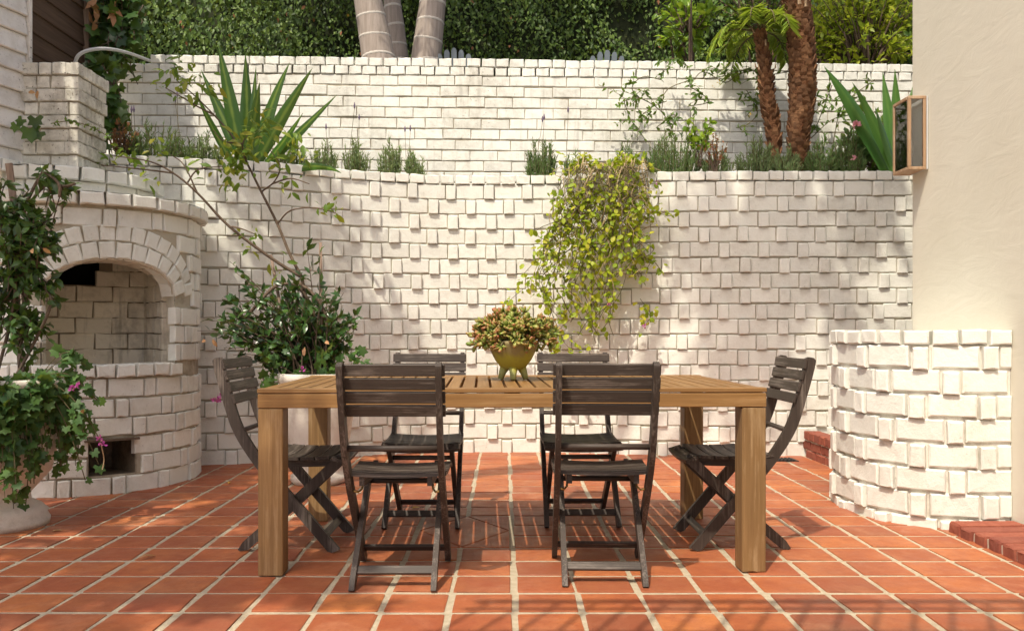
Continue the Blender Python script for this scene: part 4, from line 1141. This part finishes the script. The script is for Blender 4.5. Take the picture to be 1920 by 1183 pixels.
herb(545, 312, 262, 6.85, 70, 'lavdark', 'herb clump close to the base of the striped sword-leaved plant, table side', n=60, spikes=1)
herb(608, 318, 258, 6.92, 60, 'lavender', 'leftmost of four small lavender clumps in a row on the coping', n=55, spikes=2)
herb(670, 322, 254, 6.95, 58, 'lavender', 'second from left of four small lavender clumps in a row on the coping', n=55, spikes=1)
herb(732, 326, 260, 6.95, 52, 'lavender', 'third from left of four small lavender clumps in a row on the coping', n=45, spikes=0)
herb(776, 328, 276, 6.95, 44, 'lavender', 'rightmost of four small lavender clumps in a row on the coping', n=40, spikes=2)
herb(1014, 330, 256, 6.95, 66, 'lavdark', 'upright lavender clump standing alone at the middle of the coping', n=75, spikes=3)
herb(1072, 325, 280, 6.95, 30, 'lavdark', 'tiny herb tuft just beside the crest of the hanging vine', n=25)
herb(1172, 318, 264, 6.95, 56, 'lavdark', 'herb clump rising behind the crest of the hanging vine', n=50)
herb(1262, 320, 244, 6.85, 110, 'lavdark', 'broad dark herb clump just right of the hanging vine', n=95)
herb(1345, 320, 275, 6.8, 60, 'lavender', 'small herb clump below the little red flowering shrub', n=50)
herb(1418, 320, 258, 6.8, 84, 'lavender', 'silvery herb clump in front of the slim palm trunk', n=85)
herb(1470, 320, 270, 6.75, 70, 'lavender', 'sprawling silvery herb clump in front of the thick palm trunk', n=70)
herb(1540, 320, 258, 6.75, 70, 'lavdark', 'herb clump just right of the thick palm trunk', n=75)
herb(1590, 320, 246, 6.75, 70, 'lavdark', 'tall dark herb clump below the pink flower head', n=85)

def twiggy(name, px, py, Y, rx, rz, n, per, tmpl, mat, size, label, cat, base_z=2.15, ry=None, lo=.35, group=None, stem=.004):
    c = at(px, py, Y); base = Vector((c.x, c.y, base_z)); T = thing(name, base, label, cat, group); paths = []; b = MB()
    for k in range(n):
        u = unit(rv(1))[0] * RNG.uniform(.3, 1) ** .5
        tip = c + Vector((u[0] * rx, u[1] * (ry or rx * .6), u[2] * rz)); paths.append(sag(base + Vector((RNG.normal(0, rx * .1), 0, max(0, (c.z - base_z) * .4))), tip, (RNG.normal(0, rx * .15), 0, rz * .3), 5)); b.tube(paths[-1], [stem, stem * .9, stem * .8, stem * .6, stem * .5, stem * .4], 4, False)
    b.build('stems', MAT['bark'], T, True, 'stuff')
    A, D = twig_leaves(paths, per, lo, .7, .1)
    leaves('foliage', A, D, rv(len(A), .7) + np.array([-.3, -.6, 1]), RNG.uniform(size[0], size[1], len(A)), tmpl, LF[mat], T)
    return T
twiggy('rust_plant', 230, 255, 6.2, .14, .16, 40, 10, 'rhomb', 'redplant', (.02, .04), 'rust coloured feathery plant at the corner behind the chimney', 'plant')
twiggy('red_flowering_shrub', 1338, 275, 6.7, .14, .14, 22, 8, 'rhomb', 'redplant', (.02, .035), 'small shrub with dull red tips between two herb clumps', 'shrub')
twiggy('green_sprig', 1310, 245, 6.8, .16, .17, 18, 7, 'round', 'citrus', (.04, .07), 'fresh green leafy sprig rising between the herbs above the hanging vine', 'plant')
T = twiggy('pink_flower_plant', 1612, 262, 6.8, .2, .15, 26, 7, 'round', 'geran', (.05, .08), 'leafy plant with round pink flower heads below the sword leaves by the lantern', 'flower')
flower('flower_head', at(1606, 235, 6.65), .034, 26, LF['rose'], T); flower('flower_head', at(1600, 297, 6.5), .022, 16, LF['rose'], T)
twiggy('dark_corner_shrub', 1640, 270, 7.0, .35, .35, 60, 9, 'oval', 'jasmine', (.05, .09), 'shadowed leafy shrub behind the sword leaves by the lantern', 'shrub')

# ---- sword-leaved plants
def sword(name, base, tips, mat, label, w0=.062):
    T = thing(name, base, label, 'plant')
    for tip, bow, w in tips:
        P = sag(base + Vector((RNG.normal(0, .03), RNG.normal(0, .03), 0)), tip, bow, 12); V = []; uv = []; F = []
        d = (tip - base).normalized(); side = d.cross(Vector((0, -1, .25))).normalized()
        side = (side + Vector((0, RNG.normal(0, .35), 0))).normalized()
        for i, p in enumerate(P):
            t_ = i / 12; ww = 1.0 * w * (.55 + 1.2 * t_ if t_ < .38 else 1.0 * max(0, 1 - ((t_ - .38) / .62) ** 1.7)) ; ww = max(ww, .001)
            nrm = d.cross(side).normalized()
            for v, lift in ((-1, .25), (0, 0), (1, .25)): V.append(p + side * v * ww - nrm * lift * ww * -1); uv.append((t_, .5 + v * .5))
        for i in range(12):
            for k in range(2): F.append((i * 3 + k, i * 3 + k + 1, i * 3 + 4 + k, i * 3 + 3 + k))
        o = obj('leaf', V, F, LF[mat], T, uv, True)
    return T
b0 = at(468, 300, 6.45); b0.z = 2.17
tl = [((409, 82), 6.3, (0, 0, .05), .058), ((460, 100), 6.6, (0, .1, 0), .062), ((480, 125), 6.5, (0, 0, .0), .035), ((487, 155), 6.25, (0, -.05, 0), .056), ((543, 118), 6.5, (-.05, 0, .06), .052), ((586, 128), 6.45, (.0, -.05, .02), .052),
      ((632, 178), 6.35, (0, 0, -.0), .040), ((568, 212), 6.3, (.05, 0, .02), .035), ((377, 132), 6.4, (-.0, 0, -.0), .050), ((366, 172), 6.3, (-.05, 0, .03), .034), ((640, 325), 5.95, (.15, 0, .16), .040), ((505, 200), 6.7, (0, 0, .02), .045)]
sword('sword_leaf_plant', b0, [(at(px, py, Y), bow, w) for (px, py), Y, bow, w in tl], 'sword', 'large sword-leaved plant with yellow striped leaves in the bed above the shrub')
b1 = at(1680, 318, 6.7); b1.z = 2.17
tl = [((1545, 125), 6.6, (.0, 0, .15), .075), ((1598, 155), 6.5, (.0, 0, .12), .045), ((1655, 135), 6.9, (0, 0, 0), .06), ((1678, 130), 6.7, (0, 0, 0), .055), ((1640, 200), 6.4, (0, 0, .05), .05), ((1720, 140), 6.8, (0, 0, 0), .05)]
sword('sword_leaf_plant', b1, [(at(px, py, Y), bow, w) for (px, py), Y, bow, w in tl], 'swordplain', 'plain green sword-leaved plant in the bed behind the wall lantern')

# ---- palms
def palm_crown(T, top, nfr, L, mat, droop=.6, nl=26, leaflen=.35):
    for k in range(nfr):
        a = 2 * math.pi * k / nfr + RNG.normal(0, .2); e = RNG.uniform(.2, 1.1)
        d = Vector((math.cos(a) * math.cos(e), math.sin(a) * math.cos(e), math.sin(e)))
        tip = top + d * L + Vector((0, 0, -droop * L)); P = sag(top, tip, d * L * .3 + Vector((0, 0, droop * L * .45)), 10)
        rach = MB().tube(P, [.012 - .009 * i / 10 for i in range(11)], 5).build('frond', MAT['stem'], T, True)
        A, tn = along(P, nl * 2, .12, 1.0); sd_ = np.cross(tn, np.array([0, 0, 1.0])); sd_ = unit(sd_) * np.where(np.arange(len(A)) % 2, 1, -1)[:, None]
        leaves('leaflets', A, sd_ + tn * .7 + rv(len(A), .08) + np.array([0, 0, -.25]), rv(len(A), .2) + np.array([0, 0, 1]), leaflen * RNG.uniform(.7, 1, len(A)), 'needle', mat, rach)
def grey_palm(pts, r, label):
    P = spline(pts, 8); T = thing('grey_palm_tree', pts[0], label, 'palm tree', 'smooth grey palms on the terrace')
    top = P[-1]; rr = [r[0] + (r[1] - r[0]) * (i / (len(P) - 1)) ** .6 for i in range(len(P))]
    tk = MB().tube(P, rr, 20).build('trunk', MAT['greypalm'], T, True)
    L = 0; last = 0
    for i in range(1, len(P)):
        L += (P[i] - P[i - 1]).length
        if L - last > .19:
            last = L; d = (P[i] - P[i - 1]).normalized(); c = P[i]; q = d.to_track_quat('Z', 'Y').to_matrix()
            V = []; F = []; tl_ = Matrix.Rotation(RNG.normal(0, .09), 3, 'X') @ Matrix.Rotation(RNG.normal(0, .09), 3, 'Y')
            for z_, e in ((-.014, .0), (-.006, .004), (.006, .004), (.014, .0)):
                for k in range(20): a = k * math.pi / 10; V.append(c + q @ (tl_ @ Vector(((rr[i] + e) * math.cos(a), (rr[i] + e) * math.sin(a), z_))))
            F = [(s * 20 + k, s * 20 + (k + 1) % 20, s * 20 + 20 + (k + 1) % 20, s * 20 + 20 + k) for s in range(3) for k in range(20)]
            obj('leaf_scar', V, F, MAT['palmring'], T, smooth=True)
    palm_crown(T, top, 9, 2.2, LF['tree'], .5, 30, .5)
def gp(px0, px1, Y, zt, lean=0): return [Vector(((px0 - VX) / FPX * Y, Y, 2.85)), at((px0 + px1) / 2, 60, Y), at(px1, 0, Y), at(px1 + (px1 - px0) * .9, -120, Y), at(px1 + (px1 - px0) * 1.2, -500, Y)]
grey_palm([at(716, 150, 8.6), at(709, 105, 8.6), at(699, 50, 8.6), at(690, 0, 8.6), at(676, -90, 8.6), at(650, -480, 8.6)], (.205, .125), 'thickest grey ringed palm trunk, leaning left of the other two')
grey_palm([at(752, 150, 9.3), at(747, 105, 9.3), at(741, 50, 9.3), at(735, 0, 9.3), at(728, -90, 9.3), at(715, -420, 9.3)], (.13, .085), 'slimmest grey ringed palm trunk, half hidden between two thicker ones')
grey_palm([at(795, 150, 8.9), at(800, 105, 8.9), at(806, 50, 8.9), at(812, 0, 8.9), at(822, -90, 8.9), at(850, -450, 8.9)], (.185, .125), 'grey ringed palm trunk leaning right above the upper wall')
def brown_palm(pts, r, label, crown, nfr, L, seed):
    P = spline(pts, 10); T = thing('brown_palm_tree', pts[0], label, 'palm tree', 'shaggy brown palms in the raised bed')
    rg = np.random.default_rng(seed)
    rr = [r(i / (len(P) - 1)) for i in range(len(P))]
    MB().tube(P, rr, 16).build('trunk', MAT['fibre'], T, True)
    b = MB(); bt = MB(); k = 0; s = 0.0; n = len(P) - 1
    tot = sum((P[i + 1] - P[i]).length for i in range(n)); nb = int(tot / .0085)
    for k in range(nb):                                          # old leaf bases in a spiral
        f = k / nb; i = min(int(f * n), n - 1); p = P[i].lerp(P[i + 1], f * n - i); d = (P[i + 1] - P[i]).normalized(); a = k * 2.39996 + rg.normal(0, .15)
        x = d.orthogonal().normalized(); y = d.cross(x); u = x * math.cos(a) + y * math.sin(a); w = d.cross(u); R0 = rr[i]
        h = .05 + rg.uniform(-.01, .02); wd = .032 * (R0 / .1) ** .5 + rg.normal(0, .004); out = .018 + rg.uniform(0, .014)
        c = p + u * (R0 * .94); lowv = c - d * h * .5; up_ = c + d * h * .5 + u * out
        V = [lowv - w * wd, lowv + w * wd, c + w * wd * .9 + u * out * .7, c - w * wd * .9 + u * out * .7, up_ - w * wd * .5, up_ + w * wd * .5, c + d * h * .45]
        b.add(V, [(0, 1, 2, 3), (3, 2, 5, 4), (4, 5, 6), (0, 3, 4, 6), (1, 6, 5, 2)])
        if f > .55 and rg.random() < .10: bt.add([up_ - w * wd * .4, up_ + w * wd * .4, up_ + w * wd * .3 + d * .05 + u * .012, up_ - w * wd * .3 + d * .05 + u * .012, up_ + u * .014], [(0, 1, 2, 3), (0, 4, 3), (1, 4, 2)])
    b.build('leaf_bases', MAT['boot'], T, False, 'stuff'); 
    if bt.V: bt.build('cut_stubs', MAT['boottip'], T, False, 'stuff')
    palm_crown(T, P[-1], nfr, L, LF['frond'], .75, 60, .16 if L < 1 else .4)
brown_palm([Vector((at(1498, 300, 6.95).x, 6.95, 2.1)), at(1497, 255, 6.95), at(1503, 200, 6.95), at(1505, 130, 6.95), at(1500, 60, 6.95), at(1492, 0, 6.95), at(1480, -120, 6.95), at(1465, -400, 6.95), at(1460, -820, 6.95)],
           lambda f: .115 - .4 * f if f < .10 else (.075 + .024 * min(1, (f - .10) / .2)), 'thick shaggy brown palm trunk rising out of the raised bed', True, 8, 1.3, 4)
brown_palm([Vector((at(1452, 275, 7.1).x, 7.1, 2.1)), at(1450, 245, 7.1), at(1440, 190, 7.1), at(1435, 130, 7.1), at(1427, 75, 7.1), at(1424, 62, 7.1)],
           lambda f: .050 + .008 * math.sin(f * 5) - .008 * f, 'slim brown palm with a small tuft of drooping fronds', True, 11, .46, 9)

# ---- climbing jasmine on the upper wall
def wall_jasmine():
    T = thing('jasmine_climber', at(1240, 300, 7.2), 'thin jasmine climber trained over the right part of the upper wall', 'vine'); b = MB(); paths = []
    Yw = lambda px: 7.36 + (px - 1200) * .0002
    L = [[(1270, 310), (1262, 250), (1240, 210), (1200, 185), (1170, 190)], [(1240, 210), (1250, 170), (1300, 150), (1350, 145), (1400, 130)], [(1200, 185), (1185, 165), (1205, 145), (1240, 150)], [(1300, 150), (1320, 135), (1360, 155), (1385, 140), (1430, 130)],
         [(1170, 190), (1180, 220), (1190, 235)], [(1250, 190), (1225, 200), (1205, 215)], [(1400, 130), (1440, 140), (1480, 135)], [(1400, 170), (1420, 210), (1400, 235), (1380, 240)], [(1250, 120), (1260, 110), (1290, 125)], [(1290, 200), (1330, 190), (1290, 160)],
         [(1530, 240), (1545, 200), (1560, 160)], [(1520, 260), (1560, 225), (1600, 215)], [(1530, 180), (1560, 190), (1620, 180)], [(1560, 280), (1580, 200), (1640, 150)], [(1420, 150), (1430, 190), (1400, 200)], [(1230, 240), (1265, 215), (1255, 260)]]
    for l in L:
        p = spline([at(x, y, Yw(x) - RNG.uniform(.02, .08)) for x, y in l], 5); paths.append(p); b.tube(p, .004, 5, False)
        for _ in range(5):
            q = p[RNG.integers(len(p))]; r_ = sag(q, q + Vector((RNG.normal(0, .12), RNG.uniform(-.06, 0), RNG.normal(-.03, .09))), (0, -.03, .02), 4); paths.append(r_); b.tube(r_, .002, 4, False)
    b.build('stems', MAT['stem'], T, True, 'stuff'); A, D = twig_leaves(paths, 9, 0, .8, -.1)
    leaves('foliage', A, D, rv(len(A), .6) + np.array([0, -.9, .7]), RNG.uniform(.035, .065, len(A)), 'oval', LF['jasmine'], T)
    for px, py in ((1349, 155), (1408, 217), (1337, 164)): flower('yellow_leaf', at(px, py, 7.25), .025, 4, LF['yellow'], T)
wall_jasmine()

# ---- adirondack chairs on the terrace
def adirondack(px, label):
    Y = 8.75 if px > 1000 else 8.7; c = at(px, 100, Y); base = Vector((c.x, Y, 2.9)); T = thing('garden_chair', base, label, 'chair', 'slatted garden chairs on the terrace')
    ztop = at(px, 88 if px > 1000 else 84, Y).z; M_ = MAT['adirondack']
    for k in range(-2, 3):
        h = ztop - 2.9 - .25 - .020 * abs(k) ** 1.6; x = base.x + k * .062; w = .057
        V = []; F = []; pr = [(-w / 2, 0), (w / 2, 0), (w / 2, h - .03), (w * .3, h - .006), (0, h), (-w * .3, h - .006), (-w / 2, h - .03)]
        for y in (0, .02): V += [(x + a * (1 + .0 * k) + k * .016 * z / h, Y + .05 + y - (ztop - 2.9 - z) * -.18 + .0, 3.15 + z) for a, z in pr]
        n = len(pr); F = [tuple(range(n)), tuple(range(2 * n - 1, n - 1, -1))] + [(i, (i + 1) % n, n + (i + 1) % n, n + i) for i in range(n)]
        obj('back_slat', V, F, M_, T)
    for k in range(5): MB().box((base.x, Y - .30 + k * .085, 3.24 - .02 * k), (.5, .075, .02)).build('seat_slat', M_, T)
    for s in (-1, 1):
        MB().box((base.x + s * .30, Y - .12, 3.5), (.12, .62, .022)).build('arm_rest', M_, T)
        MB().box((base.x + s * .27, Y - .36, 3.2), (.03, .09, .58)).build('leg', M_, T); MB().box((base.x + s * .27, Y + .12, 3.2), (.03, .09, .58)).build('leg', M_, T)
adirondack(850, 'grey slatted garden chair top peeking over the upper wall beside the palm trunks')
adirondack(1141, 'grey slatted garden chair top peeking over the upper wall, away from the palm trunks')

# ---- ivy wall at the back
def ivy():
    T = thing('ivy_wall', (0, 10.6, 2.9), 'tall wall densely clad in small dark ivy leaves behind the terrace', 'hedge')
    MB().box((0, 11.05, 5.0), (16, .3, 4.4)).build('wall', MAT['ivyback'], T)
    N = 42000
    x = RNG.uniform(-6.2, 5.4, N); z = RNG.uniform(2.95, 6.1, N)
    bump = .16 * np.sin(x * 2.1 + 1.2 * np.sin(z * 1.7)) + .10 * np.sin(z * 4.1 + x * 1.3) + .07 * np.sin(x * 7 + z * 5)
    y = 10.72 - bump + RNG.normal(0, .05, N)
    d = unit(rv(N, .5) + np.array([0, -.35, -.9])); nr = rv(N, .45) + np.array([0, -1, .55])
    leaves('foliage', np.stack([x, y, z], 1), d, nr, RNG.uniform(.045, .085, N), 'rhomb', LF['ivy'], T)
    N = 350; x = RNG.uniform(-6, 5.4, N); z = RNG.uniform(2.95, 6, N)
    leaves('dead_foliage', np.stack([x, np.full(N, 10.52), z], 1), unit(rv(N) + np.array([0, 0, -1])), rv(N, .4) + np.array([0, -1, .3]), RNG.uniform(.05, .08, N), 'rhomb', LF['ivyred'], T)
ivy()
# large-leaved ivy hanging in the left corner
def corner_ivy():
    T = thing('corner_ivy', at(200, 110, 7.1), 'large-leaved ivy with brown dead leaves hanging beside the brown boards', 'ivy'); paths = []; b = MB()
    for k in range(60):
        x = RNG.uniform(150, 262); y0 = RNG.uniform(-60, 60); P = [at(x + RNG.normal(0, 10), y0 + j * RNG.uniform(15, 38), 6.95 + RNG.normal(0, .1)) for j in range(4)]; p = spline(P, 3); paths.append(p); b.tube(p, .004, 4, False)
    for l in ([(205, 130), (212, 180), (205, 230), (208, 290)], [(200, 140), (190, 120), (170, 118)], [(215, 150), (222, 200), (215, 240)]):
        for _ in range(3): p = spline([at(x + RNG.normal(0, 5), y, 6.4) for x, y in l], 4); paths.append(p); b.tube(p, .004, 4, False)
    b.build('stems', MAT['bark'], T, True, 'stuff'); A, D = twig_leaves(paths, 8, 0, .6, -.4)
    leaves('foliage', A, D, rv(len(A), .4) + np.array([.2, -1, .6]), RNG.uniform(.07, .15, len(A)), 'lobed', LF['climber'], T)
    A, D = along(paths[0], 6); n = 14; P = np.array([tuple(at(RNG.uniform(125, 220), RNG.uniform(0, 40), 6.8)) for _ in range(n)])
    leaves('withered_foliage', P, unit(rv(n) + np.array([0, 0, -1])), rv(n) + np.array([0, -1, 0]), .12, 'oval', LF['dead'], T)
    # hillside ivy behind
    N = 5000; x = RNG.uniform(-4.6, -2.5, N); z = RNG.uniform(2.6, 5.4, N); y = 8.0 + (x + 4.6) * .9 + RNG.normal(0, .12, N) + .2 * np.sin(x * 5) * np.sin(z * 4)
    leaves('creeping_foliage', np.stack([x, y, z], 1), unit(rv(N, .5) + np.array([0, -.3, -.9])), rv(N, .5) + np.array([.3, -1, .5]), RNG.uniform(.05, .1, N), 'rhomb', LF['ivy'], T)
corner_ivy()
def small_ivy():
    T = thing('ivy_sprig', at(60, 240, 4.95), 'small ivy sprig with broad dark leaves between the white siding and chimney', 'ivy')
    for k, (px, py, s) in enumerate(((32, 236, .075), (55, 240, .13), (66, 222, .10), (45, 228, .07), (78, 250, .09))): leaves('leaf', [at(px, py - 8, 4.86)], np.array([[RNG.normal(0, .4), -.2, -1]]), np.array([[.1, -1, .3]]), s, 'lobed', LF['climber'], T, None)
    p = spline([at(95, 232, 4.88), at(130, 228, 4.9), at(170, 238, 4.92), at(205, 258, 4.95)], 6); MB().tube(p, .003, 4).build('stem', MAT['stem'], T)
    A, D = along(p, 40, 0, 1); leaves('foliage', A, unit(D * .3 + rv(40)), rv(40, .5) + np.array([0, -1, .3]), .03, 'rhomb', LF['jasmine'], T)
    leaves('withered_leaf', [at(66, 175, 4.85), at(72, 170, 4.85)], rv(2), np.array([[0, -1, .2]] * 2), .06, 'oval', LF['dead'], T, None)
small_ivy()

# ---- shrubs and small trees behind the upper wall on the right
def bush(name, px, py, Y, rx, rz, n, per, tmpl, mat, size, label, cat='shrub', ry=None, trunk=True, group=None):
    c = at(px, py, Y); base = Vector((c.x, Y, 2.88)); T = thing(name, base, label, cat, group); paths = []; b = MB()
    for k in range(n):
        u = unit(rv(1))[0] * RNG.uniform(.15, 1) ** .5; tip = c + Vector((u[0] * rx, u[1] * (ry or rx * .7), u[2] * rz))
        inner = c + Vector((u[0] * rx * .35, u[1] * .2, u[2] * rz * .3 - rz * .3)); paths.append(sag(inner, tip, (0, 0, rz * .12), 5)); b.tube(paths[-1], [.012, .01, .008, .006, .004, .003], 4, False)
    for k in range(7):
        a = RNG.uniform(0, 6.28); b.tube(sag(base + Vector((RNG.normal(0, .06), RNG.normal(0, .05), 0)), c + Vector((math.cos(a) * rx * .5, math.sin(a) * .3, rz * RNG.uniform(-.2, .4))), (0, 0, .2), 7), [.028 - .0028 * i for i in range(8)], 6)
    b.build('branches', MAT['bark'], T, True, 'stuff'); A, D = twig_leaves(paths, per, .3, .8, .1)
    leaves('crown', A, D, rv(len(A), .7) + np.array([-.2, -.5, 1]), RNG.uniform(size[0], size[1], len(A)), tmpl, LF[mat], T)
bush('citrus_tree', 1290, 40, 8.9, .45, .42, 42, 9, 'oval', 'citrus', (.08, .15), 'young citrus with bright green leaves in front of the ivy wall', 'tree')
bush('fern_leaved_tree', 1430, 20, 9.4, .85, .75, 110, 12, 'oval', 'jasmine', (.06, .11), 'dark leafy tree with crooked branches behind the slim palm', 'tree')
bush('sunlit_bush', 1620, 60, 8.5, .65, .95, 240, 16, 'oval', 'bright', (.05, .10), 'sunlit yellow-green bush between the thick palm and the stucco house', 'shrub')
bush('yellow_flowering_bush', 1560, 90, 9.3, .55, .8, 150, 14, 'round', 'bright', (.05, .09), 'yellow-green bush just behind the thick palm trunk', 'shrub')
bush('tall_background_tree', 1700, 0, 10.2, 1.5, 1.3, 240, 14, 'oval', 'jasmine', (.07, .13), 'dark green tree rising behind the sunlit bush', 'tree')

# ---- trees that shade the patio, standing outside the picture
def shade_tree(base, crown, nb, per, size, label, fork, seed):
    rg = np.random.default_rng(seed); T = thing('shade_tree', base, label, 'tree'); base = Vector(base); fork = Vector(fork)
    MB().tube(sag(base, fork, (.1, 0, 0), 8), [.16 - .008 * i for i in range(9)], 10).build('trunk', MAT['bark'], T, True)
    b = MB(); paths = []
    for (c, r, n) in crown:
        c = Vector(c); lim = sag(fork, c, (0, 0, .3), 7); b.tube(lim, [.07 - .007 * i for i in range(8)], 7)
        for k in range(n):
            u = unit(rg.normal(0, 1, (1, 3)))[0] * rg.uniform(.2, 1) ** .5; paths.append(sag(c, c + Vector((u[0] * r, u[1] * r, u[2] * r * .6)), (0, 0, .1), 5)); b.tube(paths[-1], [.016, .013, .01, .008, .006, .004], 4, False)
    b.build('branches', MAT['bark'], T, True, 'stuff'); A, D = twig_leaves(paths, per, .3, .9, .1)
    leaves('crown', A, D, rv(len(A), .8) + np.array([0, 0, 1]), RNG.uniform(size[0], size[1], len(A)), 'oval', LF['tree'], T)
shade_tree((-4.6, 1.6, 0), [((-3.5, 3.2, 4.4), .95, 85), ((-4.0, 2.4, 4.8), 1.0, 70), ((-3.2, .9, 5.0), .9, 78), ((-3.3, .1, 5.1), .8, 55), ((-3.9, 3.8, 5.2), .9, 60), ((-2.5, .3, 5.2), .8, 56), ((-2.55, 4.2, 4.9), .85, 62), ((-3.0, 2.0, 5.1), .8, 44)], 0, 12, (.10, .18), 'leafy tree outside the picture shading the fireplace corner', (-4.2, 2.0, 3.2), 1)
shade_tree((-4.4, -1.2, 0), [((-.30, 2.55, 8.3), .7, 50), ((.35, 2.6, 8.4), .7, 50), ((.85, 2.95, 8.5), .5, 36), ((.4, 3.4, 8.4), .6, 20)], 0, 11, (.11, .20), 'tall tree outside the picture dappling the far end of the retaining wall', (-3.0, 1.4, 6.4), 2)
# ---- balcony of the house, above and behind the viewer
bal = thing('balcony', (.7, .3, 2.45), 'house balcony outside the picture whose railing shades the nearest tiles', 'balcony')
MB().box((.70, .25, 2.53), (3.5, 1.9, .16)).build('slab', MAT['stucco'], bal)
for z, r in ((3.17, .022), (3.03, .012)): MB().tube([(-1.05, 1.17, z), (2.45, 1.17, z)], r, 8).build('rail', MAT['dark'], bal, True)
for k in range(28): MB().tube([(-1.0 + k * .127, 1.17, 2.61), (-1.0 + k * .127, 1.17, 3.17)], .010, 6).build('baluster', MAT['dark'], bal, True)

# ---- a few fallen leaves on the tiles
for px, py, col, tmpl, sz, lab in ((428, 911, 'yellow', 'lance', .07, 'yellow fallen leaf on the tiles near the foot of the curved wall'), (788, 956, 'yellow', 'round', .05, 'pale yellow fallen leaf on the tiles under the table'),
                                   (292, 1048, 'dead', 'oval', .08, 'curled brown fallen leaf on the tiles in the dappled shade'), (118, 1000, 'dead', 'oval', .06, 'small brown fallen leaf on the tiles beside the urn'), (1398, 1078, 'dead', 'oval', .05, 'brown fallen leaf on the tiles by the table leg nearest the low wall')):
    Y = FPX * EYE / (py - VY); p = at(px, py, Y); p.z = FZ + .004
    o = leaves('fallen_leaf', [p], [[RNG.normal(), RNG.normal() * .5, .05]], [[0, 0, 1]], sz, tmpl, LF[col], None, None); tag(o, lab, 'leaf', 'fallen leaves on the tiles')
